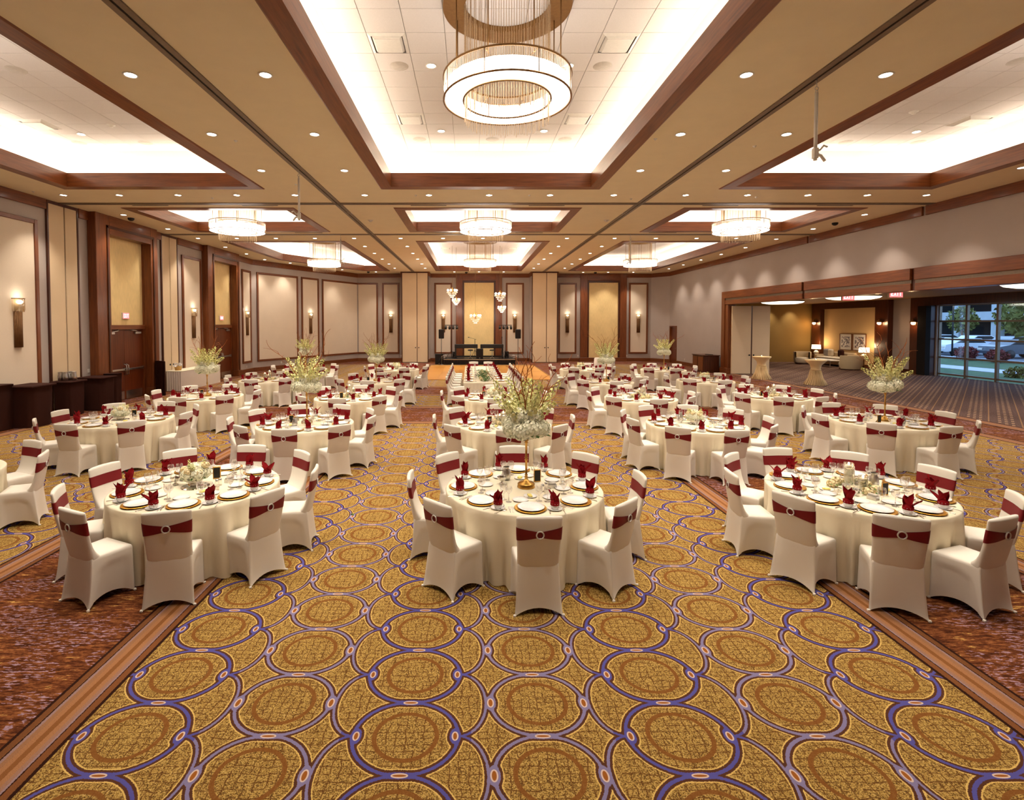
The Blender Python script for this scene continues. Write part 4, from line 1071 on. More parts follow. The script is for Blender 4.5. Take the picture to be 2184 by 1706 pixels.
sconce(XL+0.03, 13.63, 1, 0, 'on the nearest left wall panel'); sconce(XL+0.03, 22.26, 1, 0, 'between the two left door portals'); sconce(XL+0.03, 27.6, 1, 0, 'just past the far left portal')
p = WA @ Vector((4.37, 0.03, 0)); sconce(p.x, p.y, auy, -aux, 'on the angled corner wall')
for x, l in ((-5.62, 'left of the left far-wall pier'), (-1.93, 'left of the stage'), (3.1, 'right of the stage'), (6.8, 'right of the right far-wall pier'), (11.79, 'at the far right end of the back wall')):
    sconce(x, YB-0.03, 0, -1, l)

# outlets and switches
pl_me = MB().box(-0.04, 0.04, 0, 0.012, -0.06, 0.06, b=0.004).mesh('wall_plate', [M['white_paint']])
for M4, u, z, rz, l in ((WL, 16.15, 1.17, -PI/2, 'light switch beside the near left portal'), (WL, 27.55, 0.35, -PI/2, 'outlet past the far left portal'), (WB, -4.9, 0.38, PI, 'outlet left of the left pier'),
        (WB, 7.56, 0.38, PI, 'outlet right of the right pier'), (WB, 11.0, 0.38, PI, 'outlet beside the right niche'), (WR, 32.6, 0.38, PI/2, 'outlet on the right wall near the service door'),
        (WA, 2.0, 0.38, math.atan2(-auy, -aux), 'outlet on the angled wall, left'), (WA, 5.27, 0.38, math.atan2(-auy, -aux), 'outlet on the angled wall, right')):
    q = M4 @ Vector((u, 0.0, z))
    tag(put('wall_plate', pl_me, None, q, rz), 'white ' + l, 'outlet' if 'outlet' in l else 'switch', 'wall plates')
# ------------------------------------------------------------------ banquet chair
def back_c(z):
    t = (z-0.44)/0.475
    return -0.162-0.082*t-0.010*math.sin(PI*max(0, min(1, t)))
def back_w(z):
    t = max(0, min(1, (z-0.44)/0.475)); return 0.190+0.022*t
def back_t(z):
    t = max(0, min(1, (z-0.44)/0.475)); return 0.030-0.008*t
NB = 32
def back_loop(z, grow=0.0, fillet=True):
    out = []
    w, th, yc = back_w(z)+grow, back_t(z)+grow, back_c(z)
    fl = 0.085*math.exp(-(z-0.455)/0.055) if (fillet and z > 0.40) else 0.0
    for i in range(NB):
        a = 2*PI*i/NB
        ca, sa = math.cos(a), math.sin(a)
        x = w*math.copysign(abs(ca)**0.42, ca); y = th*math.copysign(abs(sa)**0.75, sa)
        y += yc-0.022*(1-(x/w)**2)
        if sa > 0: y += fl*abs(sa)**0.5*(1-0.15*abs(x/w))
        out.append((x, y, z))
    return out
def make_chair_meshes():
    m = MB()
    cb = [(-0.215, 0.185), (0.215, 0.185), (0.222, -0.245), (-0.222, -0.245)]   # feet
    ct = [(-0.205, 0.178), (0.205, 0.178), (0.190, -0.187), (-0.190, -0.187)]   # seat rim
    NS = [12, 18, 12, 18]; NH = 12; zt = 0.435
    pts = []
    for s in range(4):
        for i in range(NS[s]):
            tl = i/NS[s]; tt = (1-math.cos(PI*tl))/2*0.55+tl*0.45
            pts.append((s, tt))
    NP = len(pts)
    for k in range(NH+1):
        h = k/NH
        for (s, t) in pts:
            A, B = cb[s], cb[(s+1) % 4]; C, D = ct[s], ct[(s+1) % 4]
            e = h**0.85 if s != 2 else h**0.6
            x = (A[0]+(B[0]-A[0])*t)*(1-e)+(C[0]+(D[0]-C[0])*t)*e
            y = (A[1]+(B[1]-A[1])*t)*(1-e)+(C[1]+(D[1]-C[1])*t)*e
            if s == 2: y -= 0.026*4*t*(1-t)*h**0.5
            arch = (0.075 if s % 2 else 0.06)*(4*t*(1-t))**0.8
            z = arch+(zt-arch)*h
            bow = (0.045 if s % 2 else 0.035)*math.sin(PI*t)*(1-h)**1.3
            if s % 2:                                    # recessed side field under the seat rail
                tr = t if s == 1 else 1-t                # 0 front .. 1 rear
                top = 0.80-0.9*max(0, tr-0.55)**1.5
                q = min(1, max(0, (top-h)/0.06))*min(1, max(0, (tr-0.10)/0.05))*min(1, max(0, (0.90-tr-0.10*h)/0.06))
                bow += 0.013*q
            n = [(0, -1), (-1, 0), (0, 1), (1, 0)][s]
            m.v.append((x+n[0]*bow, y+n[1]*bow, z))
    for k in range(NH):
        for i in range(NP):
            j = (i+1) % NP
            m.f.append((k*NP+i, k*NP+j, (k+1)*NP+j, (k+1)*NP+i)); m.m.append(0); m.sm.append(True)
    base = NH*NP
    for r, (sc, z) in enumerate(((0.985, 0.455), (0.93, 0.468), (0.6, 0.476))):
        for i in range(NP):
            x, y, _ = m.v[base+i]; m.v.append((x*sc, (y-0.0)*sc, z))
        o0 = base if r == 0 else (NH+r)*NP; o1 = (NH+1+r)*NP
        for i in range(NP):
            j = (i+1) % NP
            m.f.append((o0+i, o0+j, o1+j, o1+i)); m.m.append(0); m.sm.append(True)
    m.f.append(tuple((NH+3)*NP+i for i in range(NP))); m.m.append(0); m.sm.append(True)
    # pocket feet
    for (x, y) in cb: m.box(x-0.012, x+0.012, y-0.012, y+0.012, 0.0, 0.02, b=0.004)
    seat = m.mesh('seat_cover', [M['spandex']])
    m = MB(); zs = [0.30, 0.36, 0.42, 0.45, 0.468, 0.49, 0.52, 0.56, 0.62, 0.70, 0.78, 0.85, 0.895, 0.914]
    for k, z in enumerate(zs):
        g = -0.006 if k == len(zs)-1 else (-0.022, -0.013, -0.005)[k] if k < 3 else 0
        lp = back_loop(z, g)
        if k >= len(zs)-4:
            lift = (0, 0.004, 0.008, 0.011)[k-(len(zs)-4)]
            lp = [(x, y, zz+lift*(1-(x/back_w(z))**2)) for x, y, zz in lp]
        m.v += lp
    for k in range(len(zs)-1):
        for i in range(NB):
            j = (i+1) % NB
            m.f.append((k*NB+i, k*NB+j, (k+1)*NB+j, (k+1)*NB+i)); m.m.append(0); m.sm.append(True)
    L = (len(zs)-1)*NB
    for i in range(NB//2):                                # cap strip
        a, b = i, (i+1); c, d = NB-1-i, (NB-i) % NB
        if a == d: m.f.append((L+a, L+b, L+c))
        elif b == c: m.f.append((L+a, L+b, L+d))
        else: m.f.append((L+a, L+b, L+c, L+d))
        m.m.append(0); m.sm.append(True)
    back = m.mesh('backrest', [M['spandex']])
    m = MB(); zc = 0.758; rows = 5
    for r in range(rows):
        f = -1+2*r/(rows-1)
        for i in range(NB):
            a = 2*PI*i/NB; w = back_w(zc)
            x0 = w*math.copysign(abs(math.cos(a))**0.42, math.cos(a))
            q = 1.0
            if math.sin(a) < 0: q = 0.42+0.58*min(1, abs(x0)/w*1.02)
            z = zc+f*0.062*q
            x, y, zz = back_loop(z, 0.0045-0.001*abs(f), False)[i]
            m.v.append((x, y, z))
    for r in range(rows-1):
        for i in range(NB):
            j = (i+1) % NB
            m.f.append((r*NB+i, r*NB+j, (r+1)*NB+j, (r+1)*NB+i)); m.m.append(0); m.sm.append(True)
    sash = m.mesh('sash', [M['maroon']])
    yb = back_c(zc)-back_t(zc)-0.022-0.010
    buck = MB().torus(0.033, 0.0065, 24, 8, M=Matrix.Translation((0, yb, zc)) @ Matrix.Rotation(PI/2, 4, 'X')).mesh('buckle', [M['rhine']])
    return seat, back, sash, buck
CH = make_chair_meshes()
N_CH = 0
def chair(x, y, a, label, group):
    """a = angle round the table; the chair faces the table centre"""
    global N_CH; N_CH += 1
    o = thing('banquet_chair', label, 'chair', (x, y, 0), a, group)
    for n_, me in zip(('seat_cover', 'backrest', 'sash'), CH[:3]): s_ = put(n_, me, o)
    put('buckle', CH[3], s_)
    return o

# ------------------------------------------------------------------ round table with floor-length cloth
TR, TH_ = 0.895, 0.762
def cloth_mesh(seed):
    rn = random.Random(seed); n = 216
    fr = []
    k = 0.0
    ph = []
    while k < 2*PI-0.15:
        w = rn.uniform(0.11, 0.34); ph.append((k, w, rn.uniform(0.35, 1.0)*min(1, w/0.2))); k += w
    sc = 2*PI/k
    def g(a):
        for (s, w, h) in ph:
            s2, w2 = s*sc, w*sc
            if s2 <= a < s2+w2: return h*math.sin(PI*(a-s2)/w2)**0.85
        return 0.0
    G = [g(2*PI*i/n) for i in range(n)]
    G2 = [(G[i-1]+2*G[i]+G[(i+1) % n])/4 for i in range(n)]
    m = MB()
    prof = [(0.30, TH_), (0.86, TH_), (0.885, TH_-0.003), (0.897, TH_-0.014)]
    rows = []
    for (r, z) in prof: rows.append([(r*math.cos(2*PI*i/n), r*math.sin(2*PI*i/n), z) for i in range(n)])
    for k in range(1, 11):
        q = k/10; z = (TH_-0.014)*(1-q)+0.010*q; rr = []
        for i in range(n):
            a = 2*PI*i/n+0.03*q*math.sin(5*i*2*PI/n)
            r = 0.895+0.010*q+(-0.115+0.185*G2[i])*min(1, q*1.25)**0.9
            rr.append((r*math.cos(a), r*math.sin(a), z))
        rows.append(rr)
    for r_ in rows: m.v += r_
    m.f.append(tuple(range(n))); m.m.append(0); m.sm.append(False)
    for k in range(len(rows)-1):
        for i in range(n):
            j = (i+1) % n
            m.f.append((k*n+i, k*n+j, (k+1)*n+j, (k+1)*n+i)); m.m.append(0); m.sm.append(True)
    return m.mesh('tablecloth', [M['cloth']])
CLOTH = [cloth_mesh(s) for s in (1, 2, 3, 4)]
ttop = MB().lathe([(0.001, 0.73), (0.87, 0.73), (0.875, 0.745), (0.87, 0.755), (0.001, 0.755)], 40).mesh('tabletop', [M['wood']])
tped = MB().lathe([(0.30, 0), (0.28, 0.03), (0.05, 0.07), (0.045, 0.66), (0.25, 0.73)], 16).mesh('pedestal', [M['black']])

TABLES = {  # key: (x, y, chairs, offset deg, name, centrepiece, row)
 'T1': (0.61, 5.90, 8, 0, 'front centre table', 'tall', 1), 'T2': (-3.19, 5.97, 9, 17, 'front left table', 'low', 1), 'T3': (4.37, 5.81, 9, -21, 'front right table', 'candle', 1),
 'T4': (-6.88, 10.13, 8, -5, 'second-row far left table', 'low', 2), 'T5': (-3.14, 9.74, 9, 3, 'second-row left table', 'tall', 2), 'T6': (0.62, 9.68, 8, 0, 'second-row centre table', 'candle', 2),
 'T7': (4.25, 9.68, 9, 4, 'second-row right table', 'low', 2), 'T8': (8.0, 9.95, 8, 5, 'second-row far right table', 'tall', 2),
 'T9': (-6.9, 13.4, 8, 0, 'third-row far left table', 'tall', 3), 'T10': (-3.1, 13.2, 8, 0, 'third-row left table', 'candle', 3), 'T11': (0.6, 13.2, 8, 0, 'third-row centre table', 'low', 3),
 'T12': (4.33, 13.1, 8, 0, 'third-row right table', 'candle', 3), 'T13': (7.87, 13.4, 9, -20, 'third-row far right table', 'candle', 3),
 'T14': (-6.84, 17.3, 8, 0, 'fourth-row far left table', 'candle', 4), 'T15': (-3.15, 17.0, 8, 0, 'fourth-row left table', 'tall', 4), 'T16': (4.4, 16.8, 8, 0, 'fourth-row right table', 'tall', 4),
 'T17': (7.8, 17.1, 8, 0, 'fourth-row far right table', 'low', 4),
 'T18': (-6.9, 21.4, 8, 0, 'fifth-row far left table', 'tall', 5), 'T19': (-3.05, 21.4, 8, 20, 'fifth-row left table', 'low', 5), 'T20': (4.6, 21.4, 8, 20, 'fifth-row right table', 'low', 5),
 'T21': (7.93, 21.2, 8, 0, 'fifth-row far right table', 'tall', 5),
 'T0': (-6.95, 6.33, 8, 25, 'left edge table', None, 0),
}
def seat_names(angs):
    """a name for each seat as seen from the camera"""
    ex = ['front', 'front right', 'right', 'back right', 'back', 'back left', 'left', 'front left']
    names = {}
    for a in angs:
        d = (math.degrees(a)+360) % 360
        k = int(((d+22.5) % 360)//45)
        names.setdefault(ex[k], []).append((d, a))
    out = {}
    for nm, l in names.items():
        l.sort()
        if len(l) == 1: out[l[0][1]] = nm
        else:
            for i, (d, a) in enumerate(l):
                out[a] = '%s %s' % (('first', 'second', 'third')[i], nm)
    return out
SEATS = []
for ti, (key, (x, y, n, off, nm, cp, row)) in enumerate(TABLES.items()):
    t_ = thing('round_table', 'round table in ivory floor-length cloth, ' + nm, 'table', (x, y, 0), (ti*1.7) % 6.28, 'round banquet tables')
    put('tablecloth', CLOTH[ti % 4], t_); put('tabletop', ttop, t_); put('pedestal', tped, t_)
    if key == 'T3': angs = [math.radians(d) for d in (-21.6, -59, -98, -137, -175, 146, 106, 62, 18)]
    else: angs = [math.radians(off+360*k/n) for k in range(n)]
    sn = seat_names(angs)
    rn = random.Random(ti+40)
    for a in angs:
        if key == 'T0' and not (100 < (math.degrees(a) % 360) < 175): continue
        r = 1.31-0.24+rn.uniform(-0.02, 0.03)
        da = rn.uniform(-0.05, 0.05)
        chair(x+r*math.sin(a), y-r*math.cos(a), a+da, 'ivory covered chair with maroon sash, %s seat of the %s' % (sn[a], nm), 'chairs at the '+nm)
        if key != 'T0': SEATS.append((key, x, y, a, sn[a], nm, row))
# ------------------------------------------------------------------ tableware
def lm(name, prof, mats, n=24): return MB().lathe(prof, n).mesh(name, [mats])
ME = {}
ME['charger'] = lm('charger_plate', [(0.001, 0.006), (0.115, 0.006), (0.13, 0.012), (0.162, 0.017), (0.165, 0.013), (0.13, 0.003), (0.10, 0.0), (0.001, 0.0)], M['charger'], 36)
ME['plate'] = lm('dinner_plate', [(0.001, 0.007), (0.085, 0.007), (0.098, 0.013), (0.136, 0.021), (0.138, 0.018), (0.10, 0.005), (0.08, 0.0), (0.001, 0.0)], M['china'], 36)
ME['bread'] = lm('bread_plate', [(0.001, 0.005), (0.055, 0.005), (0.085, 0.015), (0.086, 0.012), (0.055, 0.0), (0.001, 0.0)], M['china'], 28)
ME['saucer'] = lm('saucer', [(0.001, 0.005), (0.035, 0.005), (0.074, 0.017), (0.075, 0.014), (0.035, 0.0), (0.001, 0.0)], M['china'], 24)
m = MB().lathe([(0.001, 0.006), (0.028, 0.006), (0.040, 0.024), (0.043, 0.062), (0.0455, 0.062), (0.043, 0.022), (0.030, 0.0), (0.001, 0.0)], 22)
m.tube([(0.042, 0, 0.050), (0.062, 0, 0.052), (0.068, 0, 0.036), (0.056, 0, 0.022), (0.040, 0, 0.022)], 0.0045, 6)
ME['cup'] = m.mesh('coffee_cup', [M['china']])
ME['goblet'] = lm('water_goblet', [(0.001, 0.004), (0.034, 0.003), (0.036, 0.0), (0.033, 0.006), (0.006, 0.012), (0.0055, 0.055), (0.012, 0.066), (0.030, 0.088), (0.039, 0.118), (0.040, 0.140), (0.036, 0.172)], M['glass'], 20)
ME['wine'] = lm('wine_glass', [(0.001, 0.003), (0.032, 0.003), (0.033, 0.0), (0.030, 0.005), (0.0045, 0.010), (0.004, 0.085), (0.016, 0.095), (0.035, 0.120), (0.038, 0.142), (0.032, 0.165)], M['glass'], 18)
m = MB().box(-0.004, 0.004, -0.095, -0.005, 0.001, 0.004, b=0.0012).box(-0.011, 0.011, -0.005, 0.03, 0.001, 0.004, b=0.0012)
for k in range(4): m.box(-0.0105+k*0.006, -0.0075+k*0.006, 0.03, 0.082, 0.001, 0.0035)
ME['fork'] = m.mesh('fork', [M['silver']])
ME['knife'] = MB().box(-0.0055, 0.0055, -0.11, -0.01, 0.001, 0.006, b=0.002).box(-0.008, 0.008, -0.01, 0.105, 0.001, 0.003, b=0.001).mesh('knife', [M['silver']])
ME['spoon'] = MB().box(-0.004, 0.004, -0.095, 0.03, 0.001, 0.004, b=0.0012).sphere(0.02, 12, 6, c=(0, 0.05, 0.004), sc=(0.85, 1.3, 0.2)).mesh('spoon', [M['silver']])
def napkin_mesh(seed):
    rn = random.Random(seed); m = MB()
    n = rn.randint(4, 6)
    for k in range(n):
        a = 2*PI*k/n+rn.uniform(-0.4, 0.4); L = rn.uniform(0.10, 0.17); lean = rn.uniform(0.01, 0.075); w = rn.uniform(0.030, 0.050)
        c, s = math.cos(a), math.sin(a); R = 6; vs = []; fs = []
        for i in range(R+1):
            q = i/R; hw = w*(0.35+1.35*q)*(1-q)**0.55+0.002
            out = 0.010+lean*q**1.6; z = 0.030+L*q
            for j in range(5):
                u = -1+j/2; cur = -0.020*u*u*(1-0.4*q)
                px, py = out+cur, hw*u
                vs.append((c*px-s*py, s*px+c*py, z+0.008*math.sin(3*u+k)))
        for i in range(R):
            for j in range(4): fs.append((i*5+j, i*5+j+1, (i+1)*5+j+1, (i+1)*5+j))
        m.add(vs, fs, 0, True)
    m.lathe([(0.010, 0.012), (0.036, 0.045), (0.034, 0.075), (0.012, 0.100)], 10)
    return m.mesh('napkin', [M['napkin']])
NAPK = [napkin_mesh(s) for s in range(6)]
def seat_pt(x, y, a, u, r):
    """u to the diner's right, r from the table centre"""
    ca, sa = math.cos(a), math.sin(a)
    return (x + u*ca + r*sa, y + u*sa - r*ca)
def setting(key, x, y, a, sn, nm, row, zt, rn, r0=0.0):
    e = lambda s=0.010: rn.uniform(-s, s)
    w = 'at the %s of the %s' % (sn if r0 else sn+' seat', nm)
    if r0: w = sn
    def P(me, name, lab, cat, grp, u, r, z, rz=0.0):
        px, py = seat_pt(x, y, a, u, r)
        return tag(put(name, me, None, (px, py, z), a+rz), lab+' '+w, cat, grp+' on the '+nm)
    rp = 0.70+r0
    P(ME['charger'], 'charger_plate', 'gold charger', 'charger plate', 'gold chargers', e(), rp+e(), zt)
    P(ME['plate'], 'dinner_plate', 'white dinner plate', 'plate', 'dinner plates', e(0.005), rp+e(0.004), zt+0.008)
    cu, cr = 0.245+e(), rp+0.02+e()
    if row <= 3: P(ME['saucer'], 'saucer', 'white saucer', 'saucer', 'saucers', cu, cr, zt)
    P(ME['cup'], 'coffee_cup', 'white coffee cup', 'cup', 'coffee cups', cu, cr, zt+0.006, rn.uniform(-0.8, 0.8))
    k = rn.randrange(6)
    P(NAPK[k], 'napkin', 'deep red napkin', 'napkin', 'red napkins', cu, cr, zt+0.004, rn.uniform(0, 6.2)).scale = (1.35, 1.35, 1.06)
    P(ME['goblet'], 'water_goblet', 'clear water goblet', 'glass', 'water goblets', 0.115+e(), 0.47+r0+e(), zt)
    if row <= 3: P(ME['wine'], 'wine_glass', 'clear wine glass', 'glass', 'wine glasses', 0.205+e(), 0.50+r0+e(), zt)
    if row <= 2: P(ME['bread'], 'bread_plate', 'small white bread plate', 'plate', 'bread plates', -0.08+e(), 0.44+r0+e(), zt)
    if row == 1:
        P(ME['fork'], 'fork', 'outer silver fork', 'fork', 'silver forks', -0.215+e(0.004), rp+0.02, zt, e(0.06))
        P(ME['fork'], 'fork', 'inner silver fork', 'fork', 'silver forks', -0.185+e(0.004), rp+0.02, zt, e(0.06))
        P(ME['knife'], 'knife', 'silver knife', 'knife', 'silver knives', 0.186, rp+0.05, zt, -0.10+e(0.06))
        P(ME['spoon'], 'spoon', 'silver spoon', 'spoon', 'silver spoons', 0.330, rp+0.06, zt, e(0.1))
rnS = random.Random(11)
for (key, x, y, a, sn, nm, row) in SEATS: setting(key, x, y, a, sn, nm, row, TH_, rnS)

# ------------------------------------------------------------------ flowers
def floret_ball(R, n, fs, seed, mats, squash=0.85):
    rn = random.Random(seed); m = MB()
    m.sphere(R*0.78, 10, 7, 0, sc=(1, 1, squash))
    for k in range(n):
        zz = 1-2*(k+0.5)/n; th = k*2.39996+rn.uniform(-0.2, 0.2); rr = math.sqrt(max(0, 1-zz*zz))
        d = Vector((rr*math.cos(th), rr*math.sin(th), zz)); c = Vector((d.x*R, d.y*R, d.z*R*squash))*rn.uniform(0.92, 1.05)
        u = d.orthogonal().normalized(); v = d.cross(u); an = rn.uniform(0, PI)
        u, v = u*math.cos(an)+v*math.sin(an), v*math.cos(an)-u*math.sin(an)
        f = fs*rn.uniform(0.8, 1.2); up = d*f*0.45
        m.add([c, c+u*f+up, c+(u+v)*f*0.75+up*1.2, c+v*f+up, c+(v-u)*f*0.75+up*1.2, c-u*f+up, c-(u+v)*f*0.75+up*1.2, c-v*f+up, c+(u-v)*f*0.75+up*1.2],
              [(0,1,2), (0,2,3), (0,3,4), (0,4,5), (0,5,6), (0,6,7), (0,7,8), (0,8,1)], 0, True)
    return m.mesh('hydrangea', mats)
HYD = [floret_ball(0.118, 190, 0.0155, s, [M['petal']]) for s in (1, 2)]
ROSE = floret_ball(0.05, 36, 0.017, 9, [M['rose']], 0.8)
def spike_mesh(L, seed):
    rn = random.Random(seed); m = MB()
    pts = [(0.02*math.sin(3*k/6)*k/6, 0, L*k/6) for k in range(7)]
    m.tube(pts, 0.006, 5, 1, r1=0.002)
    n = int(L*72)
    for k in range(n):
        q = 0.30+0.70*k/n; z = L*q; th = k*2.4; w = 0.042*(1.05-q)**0.5+0.006
        c = Vector((0.02*math.sin(3*q)*q+w*math.cos(th), w*math.sin(th), z)); s = 0.034*(1.15-0.75*q)*rn.uniform(0.8, 1.2)
        mi = 2 if q > 0.82 else 0
        d = Vector((math.cos(th), math.sin(th), 0.35)).normalized(); u = d.orthogonal().normalized(); v = d.cross(u)
        m.add([c, c+u*s+d*s*0.4, c+(u+v)*s*0.6+d*s*0.7, c+v*s+d*s*0.4, c-u*s+d*s*0.4, c-(u+v)*s*0.6+d*s*0.7, c-v*s+d*s*0.4],
              [(0,1,2), (0,2,3), (0,3,4), (0,4,5), (0,5,6), (0,6,1)], mi, True)
    return m.mesh('flower_spike', [M['petal3'], M['stem'], M['petal2']])
SPIKE = [spike_mesh(L, s) for s, L in ((1, 0.50), (2, 0.60), (3, 0.44))]
def twig_mesh(L, seed):
    rn = random.Random(seed); m = MB(); pts = []; x = y = 0.0; z = 0.0
    dx, dy = rn.uniform(-0.15, 0.15), rn.uniform(-0.15, 0.15); N = 16
    ph = rn.uniform(0, 6)
    for k in range(N+1):
        q = k/N
        pts.append((x+0.035*math.sin(ph+q*9)*q, y+0.035*math.cos(ph+q*8)*q, z)); x += dx*L/N; y += dy*L/N; z += L/N*(1-0.35*q*q)
    m.tube(pts, 0.0065, 5, r1=0.0025)
    for b in (6, 10):
        p = Vector(pts[b]); an = rn.uniform(0, 6)
        m.tube([p+Vector((0.06*q*math.cos(an+q*1.6), 0.06*q*math.sin(an+q*1.6), 0.07*q))*2.6*(L/0.9) for q in (0, 0.25, 0.5, 0.75, 1.0)], 0.004, 4, r1=0.0015)
    return m.mesh('willow_twig', [M['twig']])
TWIG = [twig_mesh(L, s) for s, L in ((1, 0.80), (2, 0.95), (3, 0.70), (4, 0.88))]
leaf1 = MB().add([(0, 0, 0), (0.014, 0.025, 0.008), (0.016, 0.055, 0.006), (0, 0.09, -0.004), (-0.016, 0.055, 0.006), (-0.014, 0.025, 0.008), (0, 0.045, 0.0)],
                 [(0,1,6), (1,2,6), (2,3,6), (3,4,6), (4,5,6), (5,0,6)], 0, True).mesh('leaf', [M['leaf']])
CS_PROF = [(0.001, 0.0), (0.105, 0.0), (0.108, 0.012), (0.102, 0.022), (0.105, 0.05), (0.090, 0.066), (0.045, 0.082), (0.022, 0.11), (0.014, 0.125), (0.026, 0.14), (0.014, 0.155), (0.020, 0.17), (0.012, 0.185),
           (0.014, 0.36), (0.022, 0.375), (0.012, 0.39), (0.024, 0.405), (0.012, 0.42), (0.016, 0.435), (0.012, 0.45), (0.014, 0.60), (0.024, 0.615), (0.014, 0.63), (0.034, 0.645), (0.016, 0.66), (0.022, 0.69), (0.045, 0.70), (0.045, 0.71), (0.001, 0.715)]
candlestick = MB().lathe(CS_PROF, 24).mesh('candlestick', [M['brass']])
def rot_to(d):
    return Vector((0, 0, 1)).rotation_difference(Vector(d).normalized())
def tall(x, y, zt, nm, seed, row):
    rn = random.Random(seed)
    o = thing('tall_flower_arrangement', 'tall brass candlestick of hydrangeas and curly willow on the '+nm, 'flowers', (x, y, zt), rn.uniform(0, 6), 'tall flower arrangements')
    put('candlestick', candlestick, o, scale=(0.95, 0.95, 0.85))
    zb = 0.695
    for k in range(8):
        a = 2*PI*k/8+rn.uniform(-0.15, 0.15)
        c = put('hydrangea', HYD[k % 2], o, (0.165*math.cos(a), 0.165*math.sin(a), zb+rn.uniform(-0.02, 0.03)), rn.uniform(0, 6)); s = rn.uniform(0.9, 1.12); c.scale = (s, s, s)
    for k in range(4):
        a = 2*PI*k/4+0.4
        put('hydrangea', HYD[k % 2], o, (0.095*math.cos(a), 0.095*math.sin(a), zb+0.135), rn.uniform(0, 6))
    for k in range(14):
        a = 2*PI*k/14*1.0+rn.uniform(-0.2, 0.2); ln = (0.22, 0.7, 1.35)[k % 3]*rn.uniform(0.85, 1.1)
        d = (ln*math.cos(a), ln*math.sin(a), 1.0)
        c = put('flower_spike', SPIKE[k % 3], o, (0.05*math.cos(a), 0.05*math.sin(a), zb+0.06)); c.rotation_mode = 'QUATERNION'; c.rotation_quaternion = rot_to(d)
    for k in range(9):
        a = 2*PI*k/9+rn.uniform(-0.3, 0.3); ln = rn.uniform(0.2, 0.75)
        c = put('willow_twig', TWIG[k % 4], o, (0.03*math.cos(a), 0.03*math.sin(a), zb+0.05)); c.rotation_mode = 'QUATERNION'; c.rotation_quaternion = rot_to((ln*math.cos(a), ln*math.sin(a), 1.0))
        s = rn.uniform(0.95, 1.3); c.scale = (s, s, s)
    mm = MB()
    for k in range(14):
        a = rn.uniform(0, 6.28); b = rn.uniform(-0.5, 0.4)
        q = Vector((0.20*math.cos(a), 0.20*math.sin(a), zb-0.02+0.1*b)); u = Vector((-math.sin(a), math.cos(a), 0))*0.03; d = Vector((math.cos(a), math.sin(a), b))*0.09
        mm.add([q, q+d*0.5+u, q+d, q+d*0.5-u], [(0, 1, 2, 3)])
    mm.obj('foliage', M['leaf'], o)
bowl_me = MB().lathe([(0.001, 0.006), (0.05, 0.006), (0.075, 0.04), (0.085, 0.085), (0.088, 0.085), (0.078, 0.035), (0.052, 0.0), (0.001, 0.0)], 24).mesh('glass_bowl', [M['crystal']])
mir_me = MB().lathe([(0.001, 0.004), (0.15, 0.004), (0.152, 0.0)], 36).mesh('mirror_disc', [M['mirror']])
def low(x, y, zt, nm, seed, row):
    rn = random.Random(seed)
    tag(put('mirror_disc', mir_me, None, (x+0.02, y-0.04, zt)), 'round mirror under the low bouquet on the '+nm, 'mirror', 'centrepiece mirrors')
    o = thing('low_bouquet', 'low bowl of cream hydrangeas and roses on the '+nm, 'flowers', (x, y, zt+0.004), rn.uniform(0, 6), 'low bouquets')
    put('glass_bowl', bowl_me, o)
    for k in range(5):
        a = 2*PI*k/5; put('hydrangea', HYD[k % 2], o, (0.085*math.cos(a), 0.085*math.sin(a), 0.135), rn.uniform(0, 6), (0.68, 0.68, 0.68))
    put('hydrangea', HYD[0], o, (0, 0, 0.185), 1.0, (0.75, 0.75, 0.75))
    for k in range(6):
        a = 2*PI*k/6+0.5; put('rose', ROSE, o, (0.11*math.cos(a), 0.11*math.sin(a), 0.18+rn.uniform(-0.03, 0.05)), rn.uniform(0, 6), (0.8, 0.8, 0.8))
    for k in range(5):
        a = rn.uniform(0, 6); c = put('flower_spike', SPIKE[2], o, (0.03*math.cos(a), 0.03*math.sin(a), 0.11)); c.rotation_mode = 'QUATERNION'; c.rotation_quaternion = rot_to((0.6*math.cos(a), 0.6*math.sin(a), 1)); c.scale = (0.45, 0.45, 0.45)
    for k in range(7):
        a = 2*PI*k/7+0.2; c = put('leaf', leaf1, o, (0.10*math.cos(a), 0.10*math.sin(a), 0.10), a-PI/2); c.scale = (0.9, 0.9, 0.9)
def cyl_glass(h): return MB().lathe([(0.001, 0.006), (0.042, 0.006), (0.044, h), (0.048, h), (0.047, 0.0), (0.001, 0.0)], 24).mesh('glass_cylinder', [M['crystal']])
CYL = [(h, cyl_glass(h)) for h in (0.17, 0.24, 0.31)]
cand_me = MB().lathe([(0.001, 0.0), (0.034, 0.0), (0.037, 0.012), (0.037, 0.028), (0.001, 0.030)], 18).mesh('floating_candle', [M['wax']])
flame_me = MB().sphere(0.009, 8, 6, c=(0, 0, 0.046), sc=(1, 1, 1.9)).mesh('flame', [M['e_flame']])
water = mat_glass('vase_water', (0.93, 0.96, 0.93), 0.03, 0.12)
